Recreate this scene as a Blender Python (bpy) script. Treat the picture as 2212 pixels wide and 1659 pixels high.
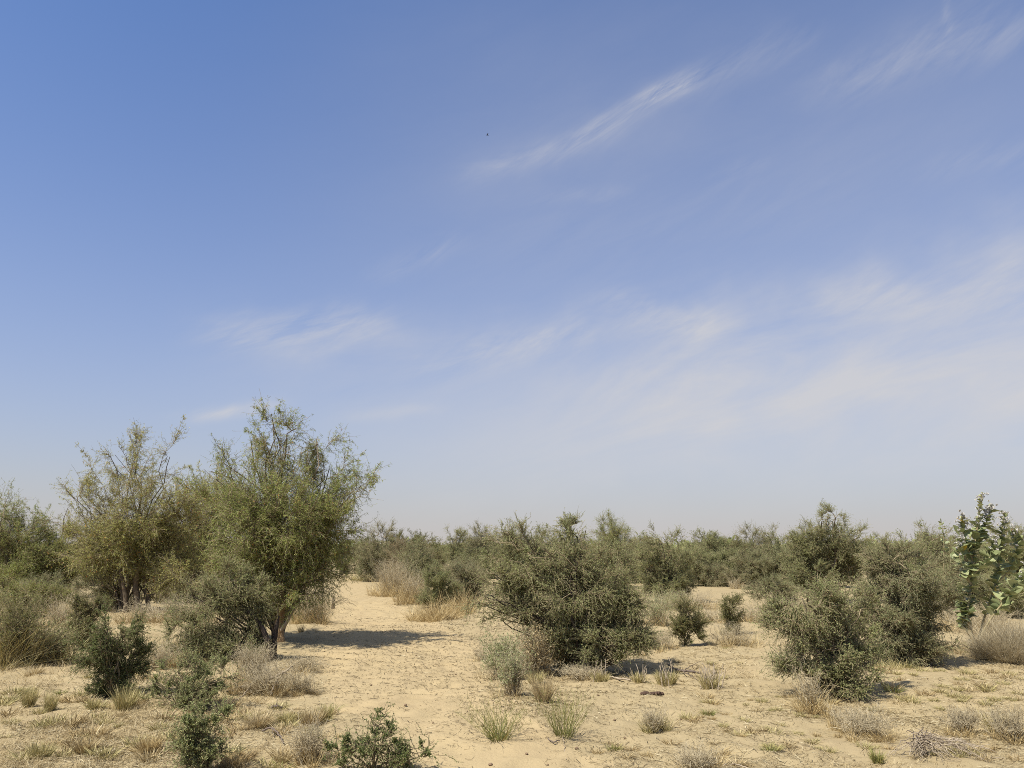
import bpy, math
import numpy as np
from math import radians, sin, cos, pi

for o in list(bpy.data.objects):
    bpy.data.objects.remove(o, do_unlink=True)
SC = bpy.context.scene
COL = SC.collection

# ------------------------------------------------------------------ camera
# pixel helpers use a 2212 x 1659 drawing of the frame
FPX, CX, CY, HOR, EYE = 1660.0, 1106.0, 829.5, 1178.0, 1.70
PITCH = math.atan((HOR - CY) / FPX)
cam = bpy.data.cameras.new('camera')
cam.sensor_width = 36.0
cam.lens = 36.0 * FPX / 2212.0
cam.clip_start, cam.clip_end = 0.05, 20000
camo = bpy.data.objects.new('camera', cam)
COL.objects.link(camo)
camo.location = (0, 0, EYE)
camo.rotation_euler = (radians(90) + PITCH, 0, 0)
SC.camera = camo

def ray(px, py):
    u, v = (px - CX) / FPX, (CY - py) / FPX
    return np.array([u, cos(PITCH) - v * sin(PITCH), sin(PITCH) + v * cos(PITCH)])

def at(px, py, Y):                       # point on the pixel's ray at depth Y
    d = ray(px, py)
    return np.array([0, 0, EYE]) + d * (Y / d[1])

def gpt(px, py):                         # where the pixel's ray meets the ground
    d = ray(px, py)
    return d[:2] * (EYE / -d[2])

# ------------------------------------------------------------------ light and exposure
SUN_EL, SUN_AZ = 57.0, -130.0            # azimuth from +Y towards +X
SC.view_settings.view_transform = 'Standard'
SC.view_settings.look = 'None'
SC.view_settings.exposure = 0.60
SC.view_settings.gamma = 1.0
SC.view_settings.use_curve_mapping = False
sun = bpy.data.lights.new('sun', 'SUN')
sun.energy = 5.0
sun.angle = radians(0.55)
sun.color = (1.0, 0.955, 0.87)
suno = bpy.data.objects.new('sun', sun)
COL.objects.link(suno)
suno.rotation_euler = (radians(90 - SUN_EL), 0, radians(180 - SUN_AZ) )

class NT:                                # small node helper
    def __init__(s, tree):
        s.t = tree; s.n = tree.nodes; s.l = tree.links
    def node(s, typ, **kw):
        nd = s.n.new(typ)
        for k, v in kw.items():
            setattr(nd, k, v)
        return nd
    def put(s, sock, v):
        if hasattr(v, 'is_output') or isinstance(v, bpy.types.NodeSocket):
            s.l.new(v, sock)
        else:
            sock.default_value = v
    def m(s, op, a, b=0.0, c=None, clamp=False):
        nd = s.node('ShaderNodeMath', operation=op, use_clamp=clamp)
        s.put(nd.inputs[0], a); s.put(nd.inputs[1], b)
        if c is not None: s.put(nd.inputs[2], c)
        return nd.outputs[0]
    def mix(s, f, a, b, blend='MIX'):
        nd = s.node('ShaderNodeMix', data_type='RGBA', blend_type=blend)
        nd.clamp_factor = True
        s.put(nd.inputs[0], f); s.put(nd.inputs[6], a); s.put(nd.inputs[7], b)
        return nd.outputs[2]
    def noise(s, vec, scale, detail=4, rough=0.55, dist=0.0):
        nd = s.node('ShaderNodeTexNoise')
        if vec is not None: s.l.new(vec, nd.inputs['Vector'])
        nd.inputs['Scale'].default_value = scale
        nd.inputs['Detail'].default_value = detail
        nd.inputs['Roughness'].default_value = rough
        nd.inputs['Distortion'].default_value = dist
        return nd.outputs[0]
    def ramp(s, f, stops, interp='LINEAR'):
        nd = s.node('ShaderNodeValToRGB')
        cr = nd.color_ramp
        cr.interpolation = interp
        while len(cr.elements) > 1: cr.elements.remove(cr.elements[-1])
        cr.elements[0].position = stops[0][0]; cr.elements[0].color = (*stops[0][1], 1)
        for p, c in stops[1:]:
            e = cr.elements.new(p); e.color = (*c, 1)
        s.put(nd.inputs[0], f)
        return nd.outputs[0]

def build_sky():
    w = bpy.data.worlds.new('World'); SC.world = w
    w.use_nodes = True
    N = NT(w.node_tree); N.n.clear()
    out = N.node('ShaderNodeOutputWorld'); bg = N.node('ShaderNodeBackground')
    N.l.new(bg.outputs[0], out.inputs[0])
    sky = N.node('ShaderNodeTexSky', sky_type='NISHITA')
    sky.sun_disc = False
    sky.sun_elevation = radians(SUN_EL)
    sky.sun_rotation = radians(SUN_AZ)
    sky.altitude = 150
    sky.air_density, sky.dust_density, sky.ozone_density = 1.0, 1.2, 2.0
    bg.inputs[1].default_value = 0.118
    tc = N.node('ShaderNodeTexCoord')
    sep = N.node('ShaderNodeSeparateXYZ'); N.l.new(tc.outputs['Generated'], sep.inputs[0])
    X, Y, Z = sep.outputs
    az = N.m('ARCTAN2', X, Y); el = N.m('ARCSINE', Z)
    comb = N.node('ShaderNodeCombineXYZ'); N.l.new(az, comb.inputs[0]); N.l.new(el, comb.inputs[1])
    A = comb.outputs[0]
    def ae(px, py):
        d = ray(px, py); d = d / np.linalg.norm(d)
        return np.array([math.atan2(d[0], d[1]), math.asin(d[2])])
    def rot(ang, sx, sy):
        mp = N.node('ShaderNodeMapping', vector_type='TEXTURE')
        mp.inputs['Rotation'].default_value = (0, 0, radians(ang))
        mp.inputs['Scale'].default_value = (1 / sx, 1 / sy, 1)
        N.l.new(A, mp.inputs[0]); return mp.outputs[0]
    warp = N.noise(A, 9.0, 3, 0.5)
    fibre = N.noise(rot(21, 4.0, 22), 1.0, 12, 0.66, 0.8)
    fibre2 = N.noise(rot(36, 8, 46), 1.0, 9, 0.66, 0.8)
    broad = N.noise(rot(15, 2.6, 10), 1.0, 9, 0.62, 0.5)
    fib = N.m('SUBTRACT', N.m('ADD', N.m('MULTIPLY', fibre, 2.3), N.m('MULTIPLY', fibre2, .9)), 1.25)
    fib = N.m('MAXIMUM', fib, 0.0)
    fib2 = N.m('MAXIMUM', N.m('MULTIPLY_ADD', fibre2, 3.6, -1.2), 0.0)
    bro = N.m('MAXIMUM', N.m('MULTIPLY_ADD', broad, 2.0, -0.42), 0.0)
    total = None
    def streak(p0, p1, wpx, s, tex, wk=0.02):
        nonlocal total
        a, b = ae(*p0), ae(*p1)
        c = (a + b) / 2; L = np.linalg.norm(b - a) / 2; t = (b - a) / (2 * L); n = np.array([-t[1], t[0]])
        W = wpx / FPX
        sub = N.node('ShaderNodeVectorMath', operation='SUBTRACT'); N.l.new(A, sub.inputs[0]); sub.inputs[1].default_value = (*c, 0)
        def dot(v):
            d = N.node('ShaderNodeVectorMath', operation='DOT_PRODUCT'); N.l.new(sub.outputs[0], d.inputs[0])
            d.inputs[1].default_value = (*v, 0); return d.outputs['Value']
        u = N.m('MULTIPLY', dot(t), 1 / L)
        v = N.m('MULTIPLY', N.m('ADD', dot(n), N.m('MULTIPLY_ADD', warp, wk * 2, -wk)), 1 / W)
        q = N.m('ADD', N.m('MULTIPLY', v, v), N.m('POWER', N.m('ABSOLUTE', u), 4.0))
        g = N.m('MULTIPLY', N.m('EXPONENT', N.m('MULTIPLY', q, -1.0)), tex)
        total = N.m('MULTIPLY', g, s) if total is None else N.m('MULTIPLY_ADD', g, s, total)
    # long wisp across the middle of the sky
    streak((1010, 375), (1330, 285), 24, 0.42, fib, 0.012)
    streak((1250, 300), (1500, 160), 22, 0.62, fib, 0.012)
    streak((1380, 215), (1510, 165), 14, 0.6, fib, 0.006)
    streak((1460, 190), (1760, 70), 30, 0.26, fib, 0.015)
    streak((1000, 400), (1500, 200), 80, 0.10, bro, 0.03)
    # top corner wisps
    streak((1750, 190), (2260, 40), 40, 0.34, fib, 0.02)
    streak((1950, 90), (2200, -10), 40, 0.16, fib, 0.02)
    streak((2062, -30), (2046, 70), 9, 0.22, fib2, 0.02)
    streak((1520, 410), (1660, 335), 15, 0.14, fib, 0.02)
    streak((2000, 372), (2320, 318), 26, 0.22, fib, 0.03)
    streak((1120, 432), (1360, 410), 18, 0.14, fib, 0.02)
    # patches lower down
    streak((440, 722), (850, 696), 40, 0.68, fib, 0.03)
    streak((560, 760), (950, 720), 40, 0.26, bro, 0.03)
    streak((900, 790), (1310, 710), 40, 0.62, fib, 0.025)
    streak((380, 903), (610, 868), 13, 0.8, fib, 0.010)
    streak((740, 900), (960, 885), 14, 0.25, bro, 0.01)
    streak((800, 590), (1000, 520), 24, 0.13, fib2, 0.03)
    streak((1300, 645), (1560, 730), 44, 0.5, fib, 0.03)
    streak((1350, 760), (2400, 540), 95, 0.46, bro, 0.06)
    streak((1750, 660), (2350, 590), 60, 0.42, fib, 0.03)
    streak((1000, 560), (2000, 330), 90, 0.08, fib, 0.04)
    streak((1200, 870), (2500, 700), 110, 0.62, bro, 0.06)
    streak((800, 990), (2700, 830), 150, 0.62, N.m('MULTIPLY_ADD', bro, .6, .35), 0.04)
    streak((450, 820), (1500, 740), 110, 0.22, bro, 0.05)
    streak((700, 330), (2900, 60), 420, 0.20, N.m('MULTIPLY_ADD', broad, .8, .5), 0.02)
    cl = N.m('MINIMUM', total, 0.85)
    col = sky.outputs[0]
    # pale dust near the horizon
    e = N.m('MAXIMUM', el, 0.0)
    hz = N.m('MULTIPLY', N.m('EXPONENT', N.m('MULTIPLY', e, -3.7)), 0.95)
    col = N.mix(1.0, col, SKY_TINT, 'MULTIPLY')
    col = N.mix(hz, col, SKY_HAZE)
    # added cirrus veil overhead, out of view, to whiten the ambient light
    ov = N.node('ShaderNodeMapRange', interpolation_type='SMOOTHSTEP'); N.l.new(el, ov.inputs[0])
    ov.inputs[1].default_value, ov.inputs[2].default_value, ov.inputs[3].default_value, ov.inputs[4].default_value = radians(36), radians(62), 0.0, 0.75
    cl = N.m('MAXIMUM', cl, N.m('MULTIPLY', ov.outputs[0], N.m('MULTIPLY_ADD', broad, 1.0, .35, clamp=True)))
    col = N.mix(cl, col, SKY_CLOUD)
    N.l.new(col, bg.inputs[0])
SKY_TINT = (.385, .622, .91, 1)
SKY_HAZE = (3.25, 3.0, 2.88, 1)
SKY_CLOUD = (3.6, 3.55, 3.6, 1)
build_sky()
cy = SC.cycles
cy.max_bounces = 6; cy.diffuse_bounces = 4; cy.glossy_bounces = 2; cy.transmission_bounces = 4
cy.transparent_max_bounces = 4
cy.use_denoising = False
cy.filter_width = 0.95
cy.caustics_reflective = False; cy.caustics_refractive = False

# ------------------------------------------------------------------ noise and terrain
_pr = np.random.default_rng(5)
_TAB = _pr.random((256, 256))
def vn(x, y):
    xi = np.floor(x).astype(int); yi = np.floor(y).astype(int)
    fx = x - xi; fy = y - yi
    fx = fx * fx * (3 - 2 * fx); fy = fy * fy * (3 - 2 * fy)
    a = _TAB[xi % 256, yi % 256]; b = _TAB[(xi + 1) % 256, yi % 256]
    c = _TAB[xi % 256, (yi + 1) % 256]; d = _TAB[(xi + 1) % 256, (yi + 1) % 256]
    return (a * (1 - fx) + b * fx) * (1 - fy) + (c * (1 - fx) + d * fx) * fy - 0.5

def vn3(p):
    return (vn(p[:, 0] + 17.3 * np.floor(p[:, 2]), p[:, 1]) * (1 - (p[:, 2] % 1)) +
            vn(p[:, 0] + 17.3 * np.floor(p[:, 2] + 1), p[:, 1]) * (p[:, 2] % 1))

def H(x, y):
    x = np.asarray(x, float); y = np.asarray(y, float)
    f = np.clip((34 - y) / 10, 0, 1)
    h = 0.16 * vn(x / 4.1 + 3, y / 4.1) + 0.05 * vn(x / 1.1, y / 1.1 + 7)
    def rv(a, k, o):
        wx = x + .05 * vn(x / .21 + o, y / .21); wy = y + .05 * vn(x / .19, y / .19 + o)
        return vn((wx * cos(a) - wy * sin(a)) / k + o, (wx * sin(a) + wy * cos(a)) / k)
    d1 = rv(.55, .33, 40); d2 = rv(1.1, .15, 60); d3 = rv(.35, .085, 9) * (.4 + 1.4 * np.clip(.5 + 2 * vn(x / .9 + 77, y / .9), 0, 1))
    h = h + 1.5 * f * (0.030 * -np.abs(d1) * 2 + 0.020 * d2 - 0.016 * np.clip(np.abs(d3) - 0.2, 0, 1) + 0.008 * d3)
    return h

# ------------------------------------------------------------------ mesh collecting
class Geo:
    def __init__(s):
        s.v = []; s.q = []; s.t = []; s.n = 0
    def add(s, v, quads, tint):
        v = np.asarray(v, np.float32).reshape(-1, 3)
        s.v.append(v); s.q.append(np.asarray(quads, np.int32).reshape(-1, 4) + s.n)
        s.t.append(np.broadcast_to(np.asarray(tint, np.float32), (len(v),)))
        s.n += len(v)
    def tubes(s, P, R, sides=4, tint=0.5):
        P = np.asarray(P, float); R = np.asarray(R, float)
        N, K, _ = P.shape
        T = np.gradient(P, axis=1); T /= np.linalg.norm(T, axis=2, keepdims=True) + 1e-9
        ref = np.where(np.abs(T[:, :1, 2:3]) > 0.8, np.array([1.0, 0.13, 0]), np.array([0.1, 0.2, 1.0]))
        A = np.cross(T, np.broadcast_to(ref, T.shape)); A /= np.linalg.norm(A, axis=2, keepdims=True) + 1e-9
        B = np.cross(T, A)
        th = np.arange(sides) * 2 * pi / sides
        ring = P[:, :, None] + R[:, :, None, None] * (A[:, :, None] * np.cos(th)[:, None] + B[:, :, None] * np.sin(th)[:, None])
        idx = np.arange(N * K * sides).reshape(N, K, sides)
        a = idx[:, :-1]; b = idx[:, 1:]
        q = np.stack([a, np.roll(a, -1, 2), np.roll(b, -1, 2), b], -1)
        tt = np.asarray(tint, float)
        if tt.ndim == 1: tt = np.repeat(tt, K * sides)
        s.add(ring, q, tt)
    def ribbons(s, P, W, side, tint=0.5):
        P = np.asarray(P, float); N, K, _ = P.shape
        side = side / (np.linalg.norm(side, axis=-1, keepdims=True) + 1e-9)
        o = side[:, None] * np.asarray(W)[:, :, None]
        V = np.stack([P - o, P + o], 2)
        idx = np.arange(N * K * 2).reshape(N, K, 2)
        q = np.stack([idx[:, :-1, 0], idx[:, :-1, 1], idx[:, 1:, 1], idx[:, 1:, 0]], -1)
        tt = np.asarray(tint, float)
        if tt.ndim == 1: tt = np.repeat(tt, K * 2)
        s.add(V, q, tt)
    def leaves(s, p, a, L, W, rng, tint, up=0.7):
        M = len(p)
        a = a / (np.linalg.norm(a, axis=1, keepdims=True) + 1e-9)
        nrm = rng.normal(size=(M, 3)); nrm /= np.linalg.norm(nrm, axis=1, keepdims=True) + 1e-9
        nrm += np.array([-.36, -.36, .86]) * up * 1.15
        sd = np.cross(a, nrm); sd /= np.linalg.norm(sd, axis=1, keepdims=True) + 1e-9
        L = np.asarray(L).reshape(-1, 1); W = np.asarray(W).reshape(-1, 1)
        V = np.stack([p, p + a * L * 0.5 + sd * W * 0.5, p + a * L, p + a * L * 0.5 - sd * W * 0.5], 1)
        s.add(V, np.arange(M * 4).reshape(M, 4), np.repeat(tint, 4))
    def mesh(s, name, mat, off=(0, 0, 0), smooth=False):
        V = np.concatenate(s.v) - np.asarray(off, np.float32); Q = np.concatenate(s.q); T = np.concatenate(s.t)
        me = bpy.data.meshes.new(name)
        me.vertices.add(len(V)); me.vertices.foreach_set('co', V.astype(np.float32).ravel())
        me.loops.add(Q.size); me.loops.foreach_set('vertex_index', Q.ravel().astype(np.int32))
        me.polygons.add(len(Q)); me.polygons.foreach_set('loop_start', np.arange(0, Q.size, 4, dtype=np.int32))
        at_ = me.attributes.new('tint', 'FLOAT', 'POINT'); at_.data.foreach_set('value', T.astype(np.float32))
        me.update(calc_edges=True)
        if smooth: me.polygons.foreach_set('use_smooth', np.ones(len(Q), bool))
        me.materials.append(mat)
        return me
    def obj(s, name, mat, parent=None, off=None, smooth=False):
        if s.n == 0: return None
        if off is None: off = parent.location if parent else (0, 0, 0)
        o = bpy.data.objects.new(name, s.mesh(name, mat, off, smooth)); COL.objects.link(o)
        if parent: o.parent = parent
        else: o.location = off
        return o

def tag(o, label=None, cat=None, group=None, kind=None):
    if label: o['label'] = label
    if cat: o['category'] = cat
    if group: o['group'] = group
    if kind: o['kind'] = kind
    return o

def thing(name, label, cat, loc, group=None):
    o = bpy.data.objects.new(name, None); COL.objects.link(o)
    o.empty_display_size = 0.2
    o.location = loc
    return tag(o, label, cat, group)

# ------------------------------------------------------------------ materials
def leaf_mat(name, stops, transl=0.36, rough=0.6, patch=None):
    m = bpy.data.materials.new(name); m.use_nodes = True
    N = NT(m.node_tree); N.n.clear()
    out = N.node('ShaderNodeOutputMaterial')
    at_ = N.node('ShaderNodeAttribute'); at_.attribute_name = 'tint'
    c = N.ramp(at_.outputs['Fac'], stops)
    if patch:
        tc = N.node('ShaderNodeTexCoord')
        f = N.noise(tc.outputs['Object'], patch[0], 2, 0.5)
        f = N.m('MULTIPLY_ADD', f, 3.2, -1.3, clamp=True)
        c = N.mix(N.m('MULTIPLY', f, patch[2]), c, (*patch[1], 1))
    p = N.node('ShaderNodeBsdfPrincipled')
    p.inputs['Roughness'].default_value = rough
    p.inputs['Specular IOR Level'].default_value = 0.25
    N.l.new(c, p.inputs['Base Color'])
    t = N.node('ShaderNodeBsdfTranslucent'); N.l.new(c, t.inputs[0])
    mx = N.node('ShaderNodeMixShader'); mx.inputs[0].default_value = transl
    N.l.new(p.outputs[0], mx.inputs[1]); N.l.new(t.outputs[0], mx.inputs[2]); N.l.new(mx.outputs[0], out.inputs[0])
    return m

def solid_mat(name, c1, c2, scale=20.0, stretch=(1, 1, 1), rough=0.85, bump=0.3, use_tint=False):
    m = bpy.data.materials.new(name); m.use_nodes = True
    N = NT(m.node_tree); p = N.n['Principled BSDF']
    tc = N.node('ShaderNodeTexCoord')
    mp = N.node('ShaderNodeMapping'); mp.inputs['Scale'].default_value = stretch
    N.l.new(tc.outputs['Object'], mp.inputs[0])
    f = N.noise(mp.outputs[0], scale, 5, 0.6)
    g = N.m('MULTIPLY_ADD', f, 2.4, -0.7, clamp=True)
    if use_tint:
        at_ = N.node('ShaderNodeAttribute'); at_.attribute_name = 'tint'
        g = N.m('ADD', N.m('MULTIPLY', g, 0.4), N.m('MULTIPLY', at_.outputs['Fac'], 0.6))
    N.l.new(N.mix(g, (*c1, 1), (*c2, 1)), p.inputs['Base Color'])
    p.inputs['Roughness'].default_value = rough
    p.inputs['Specular IOR Level'].default_value = 0.15
    b = N.node('ShaderNodeBump'); b.inputs['Strength'].default_value = bump; b.inputs['Distance'].default_value = 0.01
    N.l.new(f, b.inputs['Height']); N.l.new(b.outputs[0], p.inputs['Normal'])
    return m

M = {}
M['thorn'] = leaf_mat('thorn_leaf', [(0, (0.170, 0.196, 0.072)), (.45, (0.284, 0.309, 0.125)), (.8, (0.397, 0.401, 0.177)), (.93, (0.455, 0.407, 0.177)), (1, (0.613, 0.501, 0.207))], patch=(0.9, (0.295, 0.299, 0.114), .5))
M['thorn_dark'] = leaf_mat('dark_thorn_leaf', [(0, (0.116, 0.128, 0.041)), (.5, (0.204, 0.207, 0.072)), (.85, (0.310, 0.277, 0.105)), (1, (0.478, 0.336, 0.128))], patch=(1.6, (0.168, 0.197, 0.056), .5))
M['thorn_green'] = leaf_mat('green_thorn_leaf', [(0, (0.101, 0.133, 0.040)), (.5, (0.175, 0.210, 0.070)), (.85, (0.275, 0.271, 0.106)), (1, (0.366, 0.279, 0.111))])
M['thorn_grey'] = leaf_mat('grey_thorn_leaf', [(0, (0.171, 0.191, 0.086)), (.5, (0.271, 0.296, 0.134)), (.85, (0.355, 0.364, 0.181)), (1, (0.458, 0.402, 0.189))], patch=(1.2, (0.288, 0.249, 0.109), .6))
M['brown'] = leaf_mat('dry_brown_leaf', [(0, (0.183, 0.148, 0.072)), (.5, (0.291, 0.238, 0.120)), (.85, (0.368, 0.312, 0.160)), (1, (0.460, 0.329, 0.144))], patch=(1.5, (0.337, 0.214, 0.079), .5))
M['feather'] = leaf_mat('narrow_leaf', [(0, (0.158, 0.189, 0.047)), (.5, (0.284, 0.308, 0.086)), (.85, (0.421, 0.406, 0.126)), (.97, (0.526, 0.416, 0.126)), (1, (0.546, 0.239, 0.072))], 0.35, patch=(0.8, (0.210, 0.268, 0.064), .55))
M['feather_yellow'] = leaf_mat('yellowish_narrow_leaf', [(0, (0.199, 0.219, 0.057)), (.5, (0.348, 0.345, 0.099)), (.85, (0.496, 0.458, 0.139)), (.97, (0.597, 0.516, 0.146)), (1, (0.696, 0.248, 0.066))], 0.35, patch=(0.7, (0.338, 0.297, 0.113), .6))
M['milkweed'] = leaf_mat('milkweed_leaf', [(0, (0.133, 0.169, 0.068)), (.5, (0.239, 0.264, 0.117)), (.9, (0.373, 0.377, 0.186)), (1, (0.672, 0.451, 0.054))], 0.2, 0.45)
M['flower'] = leaf_mat('pale_flower', [(0, (0.360, 0.343, 0.301)), (1, (0.613, 0.576, 0.519))], 0.2)
M['straw'] = leaf_mat('straw', [(0, (0.207, 0.144, 0.063)), (.35, (0.357, 0.270, 0.132)), (.75, (0.517, 0.414, 0.230)), (1, (0.644, 0.540, 0.333))], 0.2)
M['straw_green'] = leaf_mat('greenish_straw', [(0, (0.195, 0.173, 0.068)), (.5, (0.360, 0.307, 0.128)), (.8, (0.510, 0.420, 0.195)), (1, (0.675, 0.555, 0.300))], 0.2)
M['straw_grey'] = leaf_mat('grey_straw', [(0, (0.247, 0.178, 0.077)), (.5, (0.422, 0.313, 0.146)), (.85, (0.553, 0.431, 0.215)), (1, (0.670, 0.535, 0.276))], 0.2)
M['straw_orange'] = leaf_mat('rusty_straw', [(0, (0.197, 0.129, 0.054)), (.5, (0.355, 0.257, 0.118)), (.85, (0.486, 0.392, 0.199)), (1, (0.578, 0.499, 0.306))], 0.2)
M['reed'] = leaf_mat('green_reed', [(0, (0.136, 0.151, 0.041)), (.5, (0.227, 0.222, 0.068)), (.85, (0.329, 0.284, 0.102)), (1, (0.408, 0.293, 0.109))], 0.2)
M['bark'] = solid_mat('grey_brown_bark', (.065, .05, .035), (.19, .145, .095), 16, (1, 1, .3))
M['bark_dark'] = solid_mat('dark_bark', (.018, .014, .011), (.07, .052, .04), 22, (1, 1, .3))
M['bark_pale'] = solid_mat('tan_bark', (.17, .105, .05), (.40, .27, .145), 26, (1, 1, .22), bump=0.8)
M['twig'] = solid_mat('thorn_twig', (0.145, 0.112, 0.067), (0.340, 0.275, 0.165), 9, use_tint=True)
M['twig_dark'] = solid_mat('dark_twig', (0.081, 0.062, 0.039), (0.252, 0.194, 0.117), 9, use_tint=True)
M['dead'] = solid_mat('bleached_wood', (0.170, 0.130, 0.085), (0.442, 0.364, 0.262), 30, (1, 1, 1), use_tint=True)
M['dead_twig'] = solid_mat('dry_twig', (0.247, 0.197, 0.120), (0.532, 0.450, 0.292), 30, use_tint=True)
M['straw_lilac'] = leaf_mat('lilac_straw', [(0, (0.250, 0.200, 0.117)), (.5, (0.410, 0.340, 0.211)), (.85, (0.530, 0.455, 0.297)), (1, (0.600, 0.530, 0.369))], 0.25)
M['dead_dark'] = solid_mat('weathered_wood', (.06, .045, .035), (.22, .17, .13), 30, (1, 1, 1), use_tint=True)
M['milk_stem'] = solid_mat('milkweed_bark', (0.198, 0.158, 0.079), (0.317, 0.266, 0.146), 24, (1, 1, .3))
M['dung'] = solid_mat('dry_dung', (.035, .022, .016), (.12, .075, .05), 40, bump=0.9)
M['bird'] = solid_mat('dark_feathers', (.02, .02, .022), (.05, .05, .05), 30)
M['litter'] = leaf_mat('ground_litter', [(0, (0.061, 0.043, 0.022)), (.3, (0.138, 0.096, 0.043)), (.55, (0.260, 0.199, 0.098)), (.85, (0.383, 0.314, 0.174)), (1, (0.474, 0.405, 0.254))], 0.1)
M['stone'] = solid_mat('pellet', (.10, .065, .04), (.26, .18, .11), 60)

def sand_mat(name, ca, cb, cc):
    m = bpy.data.materials.new(name); m.use_nodes = True
    N = NT(m.node_tree); p = N.n['Principled BSDF']
    tc = N.node('ShaderNodeTexCoord'); P = tc.outputs['Object']
    big = N.noise(P, 0.45, 4, 0.55); mid = N.noise(P, 3.2, 5, 0.6); fine = N.noise(P, 70, 3, 0.7)
    f = N.m('MULTIPLY_ADD', big, 2.2, -0.6, clamp=True)
    c = N.mix(f, (*ca, 1), (*cb, 1))
    c = N.mix(N.m('MULTIPLY_ADD', mid, 1.6, -0.55, clamp=True), c, (*cc, 1))
    c = N.mix(N.m('MULTIPLY', N.m('MULTIPLY_ADD', fine, 2.5, -0.9, clamp=True), 0.35), c, N.mix(1.0, c, (.72, .68, .62, 1), 'MULTIPLY'))
    st = N.m('MULTIPLY_ADD', N.noise(P, 1.1, 7, 0.7, 0.8), 4.2, -2.15, clamp=True)
    c = N.mix(N.m('MULTIPLY', st, 0.35), c, (.30, .215, .12, 1))
    sp = N.m('MULTIPLY_ADD', N.noise(P, 38, 2, 0.5), 9.0, -5.9, clamp=True)
    c = N.mix(N.m('MULTIPLY', sp, 0.45), c, (.14, .095, .05, 1))
    N.l.new(c, p.inputs['Base Color'])
    p.inputs['Roughness'].default_value = 0.95; p.inputs['Specular IOR Level'].default_value = 0.1
    b1 = N.node('ShaderNodeBump'); b1.inputs['Strength'].default_value = 0.55; b1.inputs['Distance'].default_value = 0.02
    N.l.new(N.noise(P, 22, 6, 0.65, 0.4), b1.inputs['Height'])
    b2 = N.node('ShaderNodeBump'); b2.inputs['Strength'].default_value = 0.5; b2.inputs['Distance'].default_value = 0.006
    N.l.new(fine, b2.inputs['Height']); N.l.new(b1.outputs[0], b2.inputs['Normal']); N.l.new(b2.outputs[0], p.inputs['Normal'])
    return m
M['sand'] = sand_mat('sand', (0.319, 0.252, 0.141), (0.287, 0.225, 0.124), (0.333, 0.265, 0.153))
M['track'] = sand_mat('track_sand', (0.355, 0.275, 0.152), (0.336, 0.259, 0.142), (0.362, 0.281, 0.161))

# ------------------------------------------------------------------ ground and path
PATH_L = [(1180, 740), (1240, 728), (1262, 722), (1300, 705), (1345, 690), (1400, 690), (1450, 694), (1500, 705), (1540, 728), (1580, 790), (1620, 880), (1659, 950), (1760, 1010)]
PATH_R = [(1180, 745), (1240, 758), (1262, 790), (1300, 850), (1345, 945), (1380, 1020), (1430, 1035), (1480, 1050), (1520, 1085), (1560, 1130), (1600, 1190), (1659, 1290), (1760, 1420)]
def build_ground():
    xs = np.concatenate([-np.geomspace(3000, 11, 30), np.arange(-10.5, 10.51, 0.05), np.geomspace(11, 3000, 30)])
    ys = np.concatenate([np.linspace(-80, 3.5, 24), np.arange(3.6, 24, 0.045), np.geomspace(24.1, 4000, 110)])
    Xg, Yg = np.meshgrid(xs, ys)
    Zg = H(Xg, Yg)
    V = np.stack([Xg, Yg, Zg], -1).reshape(-1, 3)
    ny, nx = Xg.shape
    idx = np.arange(nx * ny).reshape(ny, nx)
    Q = np.stack([idx[:-1, :-1], idx[:-1, 1:], idx[1:, 1:], idx[1:, :-1]], -1).reshape(-1, 4)
    xc = (Xg[:-1, :-1] + Xg[1:, 1:]).ravel() / 2; yc = (Yg[:-1, :-1] + Yg[1:, 1:]).ravel() / 2
    # path test in plan, from the ground points of the traced edges
    el = np.array([gpt(x, y) for y, x in PATH_L[1:]]); er = np.array([gpt(x, y) for y, x in PATH_R[1:]])
    wob = 0.35 * vn(xc / 0.6, yc / 0.6) + 0.2 * vn(xc / 0.2, yc / 0.2)
    xl = np.interp(yc, el[::-1, 1], el[::-1, 0]); xr = np.interp(yc, er[::-1, 1], er[::-1, 0])
    inside = (xc > xl + wob) & (xc < xr + wob) & (yc < el[0, 1]) & (yc > el[-1, 1])
    for nm, sel, mat in (('ground', ~inside, M['sand']), ('path', inside, M['track'])):
        q = Q[sel]; u, inv = np.unique(q.ravel(), return_inverse=True)
        g = Geo(); g.add(V[u], inv.reshape(-1, 4), 0.5)
        o = g.obj(nm, mat, smooth=True); tag(o, kind='structure')
    return el, er
EL, ER = build_ground()
def on_path(x, y):
    xl = np.interp(y, EL[::-1, 1], EL[::-1, 0]); xr = np.interp(y, ER[::-1, 1], ER[::-1, 0])
    return (x > xl) & (x < xr)

# ------------------------------------------------------------------ plant growth
def rdir(rng, n):
    d = rng.normal(size=(n, 3)); return d / np.linalg.norm(d, axis=1, keepdims=True)

def lines(rng, p0, p1, ctrl, K, wob):
    t = np.linspace(0, 1, K)[None, :, None]
    P = (1 - t) ** 2 * p0[:, None] + 2 * t * (1 - t) * ctrl[:, None] + t ** 2 * p1[:, None]
    L = np.linalg.norm(p1 - p0, axis=1)[:, None, None]
    n = rng.normal(size=P.shape) * wob * L; n[:, 0] = 0
    return P + n

def pick(rng, P, n, t0, t1, w=None):            # points along random polylines of P
    i = rng.integers(0, len(P), n) if w is None else rng.choice(len(P), n, p=w)
    t = rng.uniform(t0, t1, n) * (P.shape[1] - 1)
    k = np.minimum(t.astype(int), P.shape[1] - 2); f = (t - k)[:, None]
    return P[i, k] * (1 - f) + P[i, k + 1] * f, i

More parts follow.
